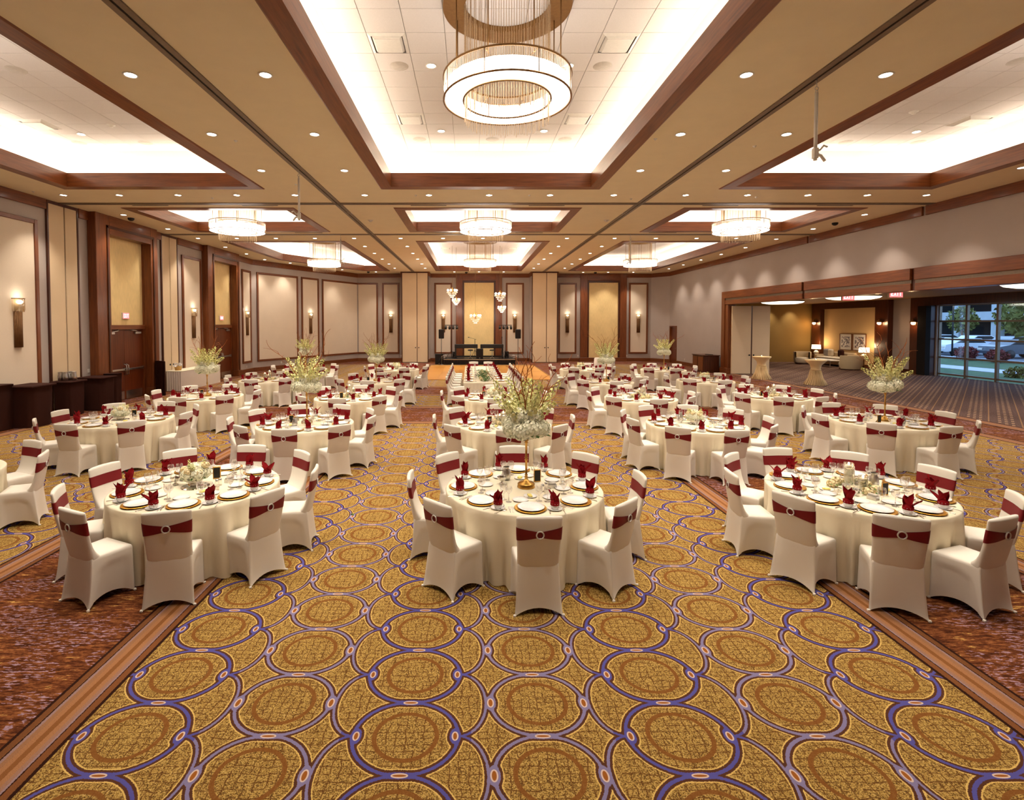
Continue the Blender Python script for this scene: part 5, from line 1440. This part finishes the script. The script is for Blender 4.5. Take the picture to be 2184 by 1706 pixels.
def candle(x, y, zt, nm, seed, row):
    rn = random.Random(seed); a0 = rn.uniform(0, 6)
    for k, (h, me) in enumerate(CYL):
        a = a0+2*PI*k/3
        o = thing('candle_vase', '%s glass cylinder with floating candle on the %s' % (('shortest', 'middle-height', 'tallest')[k], nm), 'candle', (x+0.085*math.cos(a), y+0.085*math.sin(a), zt), 0, 'floating candle vases on the '+nm)
        put('glass_cylinder', me, o)
        MB().cyl(0.040, 0.008, h-0.055, 18).obj('water', water, o)
        put('floating_candle', cand_me, o, (0, 0, h-0.055)); put('flame', flame_me, o, (0, 0, h-0.055))
        c = put('leaf', leaf1, o, (0.01, -0.02, 0.02)); c.rotation_euler = (1.2, 0, a)
    o = thing('greenery_wreath', 'ring of ivy leaves and cream roses round the candles on the '+nm, 'flowers', (x, y, zt), a0, 'candle greenery')
    mm = MB()
    for k in range(90):
        a = rn.uniform(0, 2*PI); r = rn.uniform(0.15, 0.27); s = rn.uniform(0.5, 1.0); an = rn.uniform(0, 6.28); zz = rn.uniform(0.004, 0.05)
        u = Vector((math.cos(an), math.sin(an), rn.uniform(-0.1, 0.5))); v = Vector((-math.sin(an), math.cos(an), rn.uniform(-0.3, 0.3)))
        q = Vector((r*math.cos(a), r*math.sin(a), zz))
        mm.add([q, q+u*0.03*s+v*0.018*s, q+u*0.065*s, q+u*0.03*s-v*0.018*s], [(0, 1, 2, 3)])
    f = mm.obj('leaves', M['leaf'], o); f['kind'] = 'stuff'
    for k in range(7):
        a = 2*PI*k/7+rn.uniform(-0.2, 0.2); put('rose', ROSE, o, (0.20*math.cos(a), 0.20*math.sin(a), 0.035), rn.uniform(0, 6))
for i, (key, (x, y, n, off, nm, cp, row)) in enumerate(TABLES.items()):
    if cp == 'tall': tall(x+0.03, y-0.0, TH_, nm, i+60, row)
    elif cp == 'low': low(x-0.03, y, TH_, nm, i+60, row)
    elif cp == 'candle': candle(x, y+0.02, TH_, nm, i+60, row)

# ------------------------------------------------------------------ cruets and small things round the centrepieces
m = MB().lathe([(0.001, 0), (0.020, 0), (0.019, 0.055), (0.016, 0.062)], 12); m.lathe([(0.017, 0.062), (0.018, 0.078), (0.008, 0.086), (0.001, 0.086)], 12, 1)
ME['shaker'] = m.mesh('shaker', [M['crystal'], M['steel']])
m = MB().lathe([(0.001, 0.004), (0.032, 0.0), (0.030, 0.012), (0.012, 0.022), (0.012, 0.03), (0.045, 0.055), (0.055, 0.085)], 18)
m.tube([(0.05, 0, 0.080), (0.085, 0, 0.085), (0.085, 0, 0.055), (0.045, 0, 0.052)], 0.005, 6)
m.add([(-0.045, -0.022, 0.083), (-0.045, 0.022, 0.083), (-0.085, 0, 0.092), (-0.05, 0, 0.066)], [(0, 2, 3), (2, 1, 3)])
ME['creamer'] = m.mesh('sauce_boat', [M['silver']])
m = MB().box(-0.045, 0.045, -0.03, 0.03, 0, 0.006, b=0.002)
for s in (-1, 1): m.box(-0.045, 0.045, s*0.03-0.002, s*0.03+0.002, 0.0, 0.04)
for s in (-1, 1): m.box(s*0.045-0.002, s*0.045+0.002, -0.03, 0.03, 0.0, 0.04)
for k in range(8): m.box(-0.038+k*0.010, -0.031+k*0.010, -0.024, 0.024, 0.006, 0.058, 1)
ME['caddy'] = m.mesh('sugar_caddy', [M['steel'], M['white_paint']])
m = MB().box(-0.045, 0.045, -0.006, 0.004, 0, 0.15, b=0.003); m.box(-0.036, 0.036, -0.0075, -0.006, 0.012, 0.138, 1)
m.add([(-0.02, 0.004, 0.08), (0.02, 0.004, 0.08), (0.02, 0.06, 0.0), (-0.02, 0.06, 0.0)], [(0, 1, 2, 3)])
ME['frame'] = m.mesh('number_frame', [M['brass'], M['black']])
m = MB().lathe([(0.001, 0.004), (0.05, 0.004), (0.072, 0.014), (0.073, 0.011), (0.05, 0.0), (0.001, 0.0)], 22)
m.box(-0.04, 0.04, -0.018, 0.018, 0.006, 0.022, 1, b=0.004).box(-0.03, 0.03, 0.002, 0.03, 0.010, 0.026, 1, b=0.004)
ME['butter'] = m.mesh('butter_dish', [M['china'], M['butter']])
ME['votive'] = MB().lathe([(0.001, 0.004), (0.026, 0.004), (0.033, 0.06), (0.035, 0.06), (0.029, 0.0), (0.001, 0.0)], 16).mesh('votive_glass', [M['crystal']])
ME['pitcher'] = MB().lathe([(0.001, 0.0), (0.04, 0.0), (0.052, 0.05), (0.044, 0.11), (0.030, 0.13), (0.036, 0.16)], 20).tube([(0.045, 0, 0.12), (0.085, 0, 0.12), (0.085, 0, 0.06), (0.05, 0, 0.05)], 0.006, 6).mesh('creamer_jug', [M['steel']])
for i, (key, (x, y, n, off, nm, cp, row)) in enumerate(TABLES.items()):
    if row < 1: continue
    rn = random.Random(i+200); a0 = rn.uniform(0, 6) if key != 'T1' else 0.0
    items = [('shaker', 'salt_shaker', 'glass salt shaker', 'shaker', -0.55, 0.25), ('shaker', 'pepper_shaker', 'glass pepper shaker', 'shaker', -0.35, 0.26), ('frame', 'number_frame', 'small gilt table number frame', 'picture frame', 0.75, 0.27),
             ('caddy', 'sugar_caddy', 'steel sugar packet caddy', 'caddy', 0.0, 0.33), ('creamer', 'sauce_boat', 'silver sauce boat', 'sauce boat', 2.7, 0.27), ('butter', 'butter_dish', 'white dish of yellow butter', 'dish', -1.35, 0.33),
             ('butter', 'butter_dish', 'second dish of yellow butter', 'dish', 1.6, 0.33), ('votive', 'votive_glass', 'small glass votive', 'candle holder', -0.95, 0.36), ('pitcher', 'creamer_jug', 'steel creamer jug', 'jug', 2.1, 0.33)]
    if row == 3: items = items[:6]
    if row >= 4: items = items[1:4]
    for (me, name, lab, cat, da, r) in items:
        a = a0+da+rn.uniform(-0.1, 0.1)
        tag(put(name, ME[me], None, (x+r*math.cos(a), y+r*math.sin(a), TH_), (0.25 if me == 'frame' else rn.uniform(0, 6))), '%s on the %s' % (lab, nm), cat, cat+'s on the '+nm)
# ------------------------------------------------------------------ long head table
HX0, HX1, HY0, HY1 = -0.24, 1.16, 16.35, 22.9
o = thing('head_table', 'long head table in ivory cloth running towards the stage', 'table', ((HX0+HX1)/2, (HY0+HY1)/2, 0))
hw, hl = (HX1-HX0)/2, (HY1-HY0)/2
m = MB().box(-hw, hw, -hl, hl, TH_-0.012, TH_, b=0.01)
n = 160; per = []
for k in range(n):
    q = k/n*4
    s = int(q); t = q-s
    c = [(-hw, -hl), (hw, -hl), (hw, hl), (-hw, hl)]
    per.append((c[s][0]+(c[(s+1) % 4][0]-c[s][0])*t, c[s][1]+(c[(s+1) % 4][1]-c[s][1])*t, s))
rows = []
for r in range(4):
    q = r/3
    for i, (px, py, s) in enumerate(per):
        nn = [(0, -1), (1, 0), (0, 1), (-1, 0)][s]; b = q*(0.01+0.02*math.sin(i*1.9))
        m.v.append((px+nn[0]*b, py+nn[1]*b, (TH_-0.008)*(1-q)+0.012*q))
b0 = len(m.v)-4*n
for r in range(3):
    for i in range(n):
        j = (i+1) % n
        m.f.append((b0+r*n+i, b0+r*n+j, b0+(r+1)*n+j, b0+(r+1)*n+i)); m.m.append(0); m.sm.append(True)
m.obj('tablecloth', M['cloth'], o)
MB().box(-hw+0.03, hw-0.03, -hl+0.03, hl-0.03, TH_-0.05, TH_-0.014).obj('tabletop', M['wood'], o)
for sx in (-1, 1):
    for sy in (-1, 1): MB().cyl(0.03, 0, TH_-0.05, 10, M=Matrix.Translation((sx*(hw-0.1), sy*(hl-0.1), 0))).obj('leg', M['steel'], o)
words = ['first', 'second', 'third', 'fourth', 'fifth', 'sixth', 'seventh', 'eighth']
hxm = (HX0+HX1)/2
for side, a, sgn in (('left', -PI/2, -1), ('right', PI/2, 1)):
    for k in range(8):
        yy = HY0+0.48+k*0.80
        lab = '%s on the %s side of the long head table' % (words[k], side)
        chair(hxm+sgn*(hw+0.30), yy, a+rnS.uniform(-0.05, 0.05), 'ivory covered chair with maroon sash, '+lab, 'chairs at the head table')
        setting('H', hxm+sgn*(hw-0.88), yy, a, '%s on %s side of the long head table' % (words[k], side), 'long head table', 4, TH_, rnS, 0.0001)
for k, xx in enumerate((hxm-0.33, hxm+0.33)):
    chair(xx, HY1+0.30, PI+rnS.uniform(-0.05, 0.05), 'ivory covered chair at the far end of the head table, '+('left', 'right')[k], 'chairs at the head table')
# garland runner on the head table
o = thing('garland_runner', 'leafy green garland running down the head table', 'garland', (hxm, HY0+0.3, TH_))
rn = random.Random(77); mm = MB()
for k in range(900):
    q = rn.random(); yy = q*3.6; xx = rn.gauss(0, 0.10)+0.05*math.sin(yy*3); zz = abs(rn.gauss(0, 0.05))+0.01
    an = rn.uniform(0, 6.28); u = Vector((math.cos(an), math.sin(an), rn.uniform(-0.2, 0.8))); v = Vector((-math.sin(an), math.cos(an), rn.uniform(-0.3, 0.3))); p = Vector((xx, yy, zz))
    mm.add([p, p+u*0.03+v*0.016, p+u*0.065, p+u*0.03-v*0.016], [(0, 1, 2, 3)])
f = mm.obj('leaves', M['leaf'], o); f['kind'] = 'stuff'
MB().tube([(0.05*math.sin(k*0.9), k*0.4, 0.02) for k in range(10)], 0.012, 6).obj('vine', M['stem'], o)
for k in range(8): put('rose', ROSE, o, (rn.uniform(-0.14, 0.14), 0.3+k*0.42, 0.06), rn.uniform(0, 6))

# ------------------------------------------------------------------ stage and band gear
SY = 33.1
o = thing('stage_platform', 'low black skirted stage against the far wall', 'stage', (0.56, SY, 0))
MB().box(-2.30, 2.30, 0, 2.7, 0.30, 0.36, b=0.008).obj('deck', M['black'], o)
m = MB()
for k in range(46):
    x = -2.3+k*0.1; m.box(x+0.006, x+0.094, 0.015+0.012*(k % 2), 0.04+0.012*(k % 2), 0.005, 0.30)
m.box(-2.30, -2.27, 0.03, 2.7, 0.005, 0.30).box(2.27, 2.30, 0.03, 2.7, 0.005, 0.30)
m.obj('skirt', M['black_cloth'], o)
MB().box(-2.30, 2.30, -0.012, 0.0, 0.325, 0.352).obj('edge_strip', M['steel'], o)
def stage_piano(x, lab, s):
    o = thing('stage_piano', lab, 'piano', (x, SY+0.85, 0.36), 0, 'black stage pianos')
    MB().box(-0.76, 0.76, 0, 0.38, 0.66, 0.92, b=0.02).obj('case', M['black'], o)
    MB().box(-0.70, 0.70, 0.36, 0.50, 0.70, 0.76, b=0.01).obj('keyboard', M['white_paint'], o)
    for q in (-0.70, 0.70): MB().box(q-0.05, q+0.05, 0.02, 0.34, 0, 0.66, b=0.01).obj('leg_panel', M['black'], o)
    MB().box(-0.65, 0.65, 0.28, 0.32, 0.08, 0.16).obj('stretcher', M['black'], o)
stage_piano(-0.30, 'black stage piano left of the centre monitor', 1); stage_piano(1.40, 'black stage piano right of the centre monitor', -1)
def stool(x, y, lab):
    o = thing('stage_stool', lab, 'stool', (x, y, 0.36), 0, 'stage stools')
    MB().lathe([(0.001, 0.52), (0.16, 0.52), (0.175, 0.55), (0.16, 0.59), (0.001, 0.60)], 20).obj('seat', M['black'], o)
    MB().cyl(0.02, 0.1, 0.52, 8).obj('column', M['steel'], o)
    for k in range(4):
        a = PI/4+k*PI/2; MB().tube([(0, 0, 0.14), (0.20*math.cos(a), 0.20*math.sin(a), 0.012)], 0.012, 6).obj('leg', M['steel'], o)
stool(-0.02, SY+0.55, 'round black stool in front of the left stage piano'); stool(1.40, SY+0.55, 'round black stool in front of the right stage piano')
def cabinet(x, y, z, w, h, d, lab, name='speaker_cabinet'):
    o = thing(name, lab, 'speaker', (x, y, z), 0, 'black speaker cabinets')
    MB().box(-w/2, w/2, 0.015, d, 0, h, b=0.015).obj('cabinet', M['black'], o)
    MB().box(-w/2+0.02, w/2-0.02, 0, 0.014, 0.02, h-0.02).obj('grille', M['black_cloth'], o)
    MB().box(-0.03, 0.03, -0.003, 0, 0.05, 0.07).obj('badge', M['steel'], o)
    return o
cabinet(0.58, SY+0.3, 0.36, 0.46, 0.66, 0.42, 'black speaker cabinet centre front of the stage')
cabinet(-2.05, SY+0.25, 0.0, 0.52, 0.68, 0.55, 'black subwoofer on the floor left of the stage')
cabinet(-1.12, SY+1.5, 0.36, 0.22, 0.40, 0.3, 'small monitor speaker at the back left of the stage')
cabinet(2.42, SY+1.4, 0.36, 0.26, 0.42, 0.3, 'small monitor speaker at the back right of the stage')
def tripod(o, h, r=0.35, mat='black'):
    MB().tube([(0, 0, 0.12), (0, 0, h)], 0.018, 8).obj('pole', M[mat], o)
    for k in range(3):
        a = PI/2+k*2*PI/3; MB().tube([(0, 0, 0.55), (r*math.cos(a), r*math.sin(a), 0.01)], 0.012, 6).obj('leg', M[mat], o)
for x, y, l in ((-1.90, SY+0.25, 'left'), (3.06, SY+0.25, 'right')):
    o = thing('speaker_stand', 'black tripod speaker stand %s of the stage' % l, 'speaker stand', (x, y, 0), 0, 'speaker stands'); tripod(o, 1.68)
    o = thing('loudspeaker', 'black loudspeaker on a pole %s of the stage' % l, 'speaker', (x, y-0.15, 1.68), 0, 'pole loudspeakers')
    MB().box(-0.17, 0.17, 0.012, 0.32, 0, 0.60, b=0.03).obj('cabinet', M['black'], o)
    MB().box(-0.15, 0.15, 0, 0.012, 0.03, 0.57).obj('grille', M['black_cloth'], o)
for x, l in ((-1.26, 'left'), (2.26, 'right')):
    o = thing('lighting_stand', 'tall black T-bar lighting stand at the %s of the stage' % l, 'lighting stand', (x, SY+0.55, 0.36), 0, 'lighting stands')
    tripod(o, 2.18, 0.45)
    MB().tube([(-0.42, 0, 2.18), (0.42, 0, 2.18)], 0.022, 8).obj('crossbar', M['black'], o)
    for k in range(4):
        c = -0.36+k*0.24
        h = MB().cyl(0.075, -0.11, 0.11, 14, M=Matrix.Translation((c, -0.04, 2.02)) @ Matrix.Rotation(PI/2+0.5, 4, 'X'), smooth=True).obj('par_can', M['black'], o)
        MB().tube([(c, 0, 2.17), (c, 0, 2.05)], 0.012, 6).obj('yoke', M['black'], h)
        MB().lathe([(0.001, 0), (0.06, 0)], 14, M=Matrix.Translation((c, -0.09, 1.922)) @ Matrix.Rotation(PI/2+0.5, 4, 'X')).obj('lens', M['steel'], h)
o = thing('microphone_stand', 'boom microphone stand behind the left stage piano', 'microphone', (0.28, SY+1.35, 0.36), 0); tripod(o, 1.25, 0.28)
MB().tube([(0.10, 0, 1.22), (-0.38, -0.05, 1.36)], 0.009, 6).obj('boom', M['black'], o); MB().sphere(0.03, 10, 6, c=(-0.42, -0.05, 1.37), sc=(1.6, 1, 1)).obj('microphone', M['black'], o)
o = thing('microphone_stand', 'straight microphone stand at the right of the stage', 'microphone', (2.05, SY+0.7, 0.36), 0); tripod(o, 1.35, 0.25)
MB().sphere(0.03, 10, 6, c=(0, 0, 1.39), sc=(1, 1, 1.6)).obj('microphone', M['black'], o)
for s, l in ((-1, 'left'), (1, 'right')):
    o = thing('stage_rail', 'white hand rail at the %s end of the stage' % l, 'hand rail', (0.56+s*2.42, SY+0.1, 0))
    MB().tube([(0, 0, 0.0), (0, 0, 0.55), (-s*0.25, 0.1, 0.62), (-s*0.35, 0.1, 0.37)], 0.02, 8).obj('rail', M['steel'], o)
    MB().cyl(0.07, 0, 0.012, 12).obj('foot', M['steel'], o)

# small crystal chandeliers over the stage
def crystal(x, z, d, lab, y=30.0):
    o = thing('crystal_chandelier', lab, 'chandelier', (x, y, z), 0, 'small crystal chandeliers over the dance floor')
    R = d/2
    MB().tube([(0, 0, R*0.9), (0, 0, TZ-z)], 0.008, 6).obj('rod', M['bronze'], o)
    MB().lathe([(0.001, R*1.0), (R*0.12, R*0.95), (R*0.20, R*0.5), (R*0.10, R*0.2), (R*0.14, -R*0.2), (0.001, -R*0.3)], 14).obj('body', M['brass'], o)
    for k in range(7):
        a = 2*PI*k/7
        MB().tube([(0, 0, R*0.3), (R*0.5*math.cos(a), R*0.5*math.sin(a), R*0.05), (R*0.85*math.cos(a), R*0.85*math.sin(a), R*0.22)], 0.010, 6).obj('arm', M['brass'], o)
        MB().sphere(R*0.20, 10, 8, c=(R*0.85*math.cos(a), R*0.85*math.sin(a), R*0.42)).obj('globe', M['e_sconce'], o)
    mm = MB()
    for t in range(4):
        rr = R*(0.98-0.24*t); n = int(22-4*t)
        for k in range(n):
            a = 2*PI*k/n+t*0.2
            mm.sphere(R*0.060, 6, 4, c=(rr*math.cos(a), rr*math.sin(a), R*(0.05-0.30*t)), sc=(1, 1, 1.9))
    f = mm.obj('crystal_drops', M['rodglass'], o); f['kind'] = 'stuff'
    light('crystal_lamp', 'POINT', (x, y, z-R*1.6), 26, shadow_soft_size=0.25)
crystal(-1.08, 4.45, 0.62, 'crystal chandelier hanging left over the dance floor, higher'); crystal(-0.87, 3.99, 0.50, 'crystal chandelier hanging left over the dance floor, lower', 30.7)
crystal(1.70, 4.25, 0.64, 'crystal chandelier hanging right over the dance floor, higher'); crystal(1.84, 3.54, 0.50, 'crystal chandelier hanging right over the dance floor, lower', 30.7)
crystal(0.27, 2.98, 0.66, 'lowest crystal chandelier hanging in front of the gold niche')

# ------------------------------------------------------------------ service pieces along the left wall
def draped_bin(x, y, w, d, h, lab, lid=True, seed=1):
    rn = random.Random(seed)
    o = thing('draped_bin', lab, 'service bin', (x, y, 0))
    m = MB(); n = 48; ph = rn.uniform(0, 6)
    for r in range(6):
        q = r/5
        for i in range(n):
            a = 2*PI*i/n; ca, sa = math.cos(a), math.sin(a)
            px = w/2*math.copysign(abs(ca)**0.5, ca); py = d/2*math.copysign(abs(sa)**0.5, sa)
            s = (1.04-0.10*q)+0.025*math.sin(9*a+ph)*(0.3+q)
            m.v.append((px*s, py*s, h*(1-q)+0.01*q))
    for r in range(5):
        for i in range(n):
            j = (i+1) % n
            m.f.append((r*n+i, r*n+j, (r+1)*n+j, (r+1)*n+i)); m.m.append(0); m.sm.append(True)
    m.f.append(tuple(range(n))); m.m.append(0); m.sm.append(False)
    m.obj('linen_drape', M['brown_cloth'], o)
    if lid: MB().box(-w/2-0.03, w/2+0.03, -d/2-0.03, d/2+0.03, h-0.03, h+0.025, b=0.02).obj('top_board', M['brown_cloth'], o)
    return o
draped_bin(-11.38, 13.3, 0.66, 0.75, 1.05, 'brown draped tray bin nearest the camera on the left wall', seed=2)
draped_bin(-11.72, 12.75, 0.42, 0.5, 1.13, 'brown draped bin behind the nearest tray bin', False, 3)
draped_bin(-11.65, 14.9, 0.56, 0.62, 0.98, 'brown draped stand with steel pitchers on the left wall', seed=4)
draped_bin(-11.50, 15.85, 0.72, 0.62, 1.0, 'brown draped tray bin just before the near left doors', seed=5)
draped_bin(-11.45, 16.45, 0.40, 0.40, 1.06, 'brown draped bin against the near portal post', False, 6)
o = thing('draped_board', 'tall brown draped board leaning beside the gift table', 'board', (-11.5, 19.0, 0), -0.6)
m = MB(); n = 9
for r in range(7):
    for i in range(n): m.v.append((-0.30+0.6*i/(n-1), 0.04*math.sin(i*1.7+r*0.5)+0.02*r*0.5-0.06, 1.28*(1-r/6)+0.01*r/6))
for r in range(6):
    for i in range(n-1): m.f.append((r*n+i, r*n+i+1, (r+1)*n+i+1, (r+1)*n+i)); m.m.append(0); m.sm.append(True)
m.obj('linen_drape', M['brown_cloth'], o); MB().box(-0.29, 0.29, 0.03, 0.09, 0.0, 1.27, b=0.02).obj('board', M['brown_cloth'], o)
pit = MB().lathe([(0.001, 0), (0.065, 0), (0.07, 0.12), (0.055, 0.20), (0.06, 0.25)], 18).tube([(0.06, 0, 0.22), (0.11, 0, 0.2), (0.10, 0, 0.08), (0.066, 0, 0.06)], 0.008, 6).mesh('steel_pitcher', [M['steel']])
for k, (dx, dy) in enumerate(((-0.14, -0.12), (0.02, -0.14), (0.0, 0.06), (0.16, 0.0))):
    tag(put('steel_pitcher', pit, None, (-11.65+dx, 14.9+dy, 1.006), k*1.3), 'steel water pitcher on the brown draped stand, %s' % ('leftmost', 'front middle', 'back middle', 'rightmost')[k], 'pitcher', 'pitchers on the draped stand')
tag(MB().box(-0.09, 0.09, -0.07, 0.07, 0, 0.24, b=0.01).obj('tissue_box', M['white_paint'], None, (-11.72, 15.1, 1.006), 0.3), 'pale box standing behind the steel pitchers', 'box')

def skirted_table(x, y, w, d, rz, lab, h=0.80, mat='skirt'):
    o = thing('skirted_table', lab, 'table', (x, y, 0), rz)
    MB().box(-w/2-0.01, w/2+0.01, -d/2-0.01, d/2+0.01, h-0.03, h, b=0.01).obj('table_top', M['cloth'], o)
    m = MB(); per = []
    N = int((w+d)*2/0.045)
    for k in range(N):
        s = k/N*2*(w+d)
        if s < w: p = (-w/2+s, -d/2, 0, -1)
        elif s < w+d: p = (w/2, -d/2+s-w, 1, 0)
        elif s < 2*w+d: p = (w/2-(s-w-d), d/2, 0, 1)
        else: p = (-w/2, d/2-(s-2*w-d), -1, 0)
        b = 0.022*(1 if k % 2 else -0.6); per.append((p[0]+p[2]*b, p[1]+p[3]*b))
    for z in (h-0.03, 0.012): m.v += [(a, b, z) for a, b in per]
    for i in range(N):
        j = (i+1) % N; m.f.append((i, j, N+j, N+i)); m.m.append(0); m.sm.append(False)
    m.obj('pleated_skirt', M[mat], o)
    return o
skirted_table(-11.6, 21.65, 0.62, 3.1, 0, 'gift table with white pleated skirt along the left wall')
o = thing('gift_basket', 'wicker basket with white wrap on the gift table', 'basket', (-11.6, 20.4, 0.80))
MB().lathe([(0.001, 0), (0.10, 0), (0.13, 0.16), (0.135, 0.16), (0.11, 0.0)], 20).obj('basket', M['wicker'], o)
rn = random.Random(3); m = MB()
for k in range(40):
    a = rn.uniform(0, 6.28); r = rn.uniform(0.02, 0.19); q = Vector((r*math.cos(a), r*math.sin(a), 0.17+rn.uniform(0, 0.10))); u = Vector((rn.uniform(-1,1), rn.uniform(-1,1), rn.uniform(-0.6,0.8)))*0.07; v = Vector((rn.uniform(-1,1), rn.uniform(-1,1), rn.uniform(-0.5,0.5)))*0.05
    m.add([q-u, q+v, q+u, q-v], [(0, 1, 2, 3)])
m.obj('wrap', M['china'], o)
# cake table at the far wall
o = thing('cake_table', 'round cake table with white pleated cloth between the far right tables and the back wall', 'table', (7.1, 27.35, 0))
m = MB(); n = 120
for r, (z, rr) in enumerate(((0.82, 0.50), (0.80, 0.515), (0.4, 0.53), (0.012, 0.55))):
    for i in range(n):
        a = 2*PI*i/n; q = rr+(0.03*(r/3)*math.sin(i*1.6) if r else 0); m.v.append((q*math.cos(a), q*math.sin(a), z))
m.f.append(tuple(range(n))); m.m.append(0); m.sm.append(False)
for r in range(3):
    for i in range(n):
        j = (i+1) % n; m.f.append((r*n+i, r*n+j, (r+1)*n+j, (r+1)*n+i)); m.m.append(0); m.sm.append(True)
m.obj('tablecloth', M['skirt'], o)
tall(-11.0, 22.6, 0.80, 'gift table', 300, 5) if False else None
# lectern stand by the opening
o = thing('lectern', 'dark walnut lectern box standing before the right wall', 'lectern', (13.0, 28.5, 0), 0)
MB().box(-0.42, 0.42, -0.70, 0.70, 0.0, 0.90, b=0.015).obj('cabinet', M['wood_dark'], o)
MB().box(-0.46, 0.46, -0.74, 0.74, 0.90, 0.94, b=0.012).obj('top', M['wood_dark'], o)
MB().box(-0.44, -0.42, -0.62, -0.04, 0.08, 0.84, b=0.005).obj('front_panel', M['wood'], o)
MB().box(-0.44, -0.42, 0.04, 0.62, 0.08, 0.84, b=0.005).obj('front_panel', M['wood'], o)
tag(MB().box(-0.12, 0.12, -0.18, 0.18, 0.0, 0.03, b=0.005).obj('black_folder', M['black'], None, (13.05, 28.2, 0.94), 0.2), 'black folder lying on the dark lectern box', 'folder')
# a stray leaf on the carpet
o = put('fallen_leaf', leaf1, None, (-1.61, 7.03, 0.008), 0.8); tag(o, 'small green leaf fallen on the gold carpet', 'leaf')
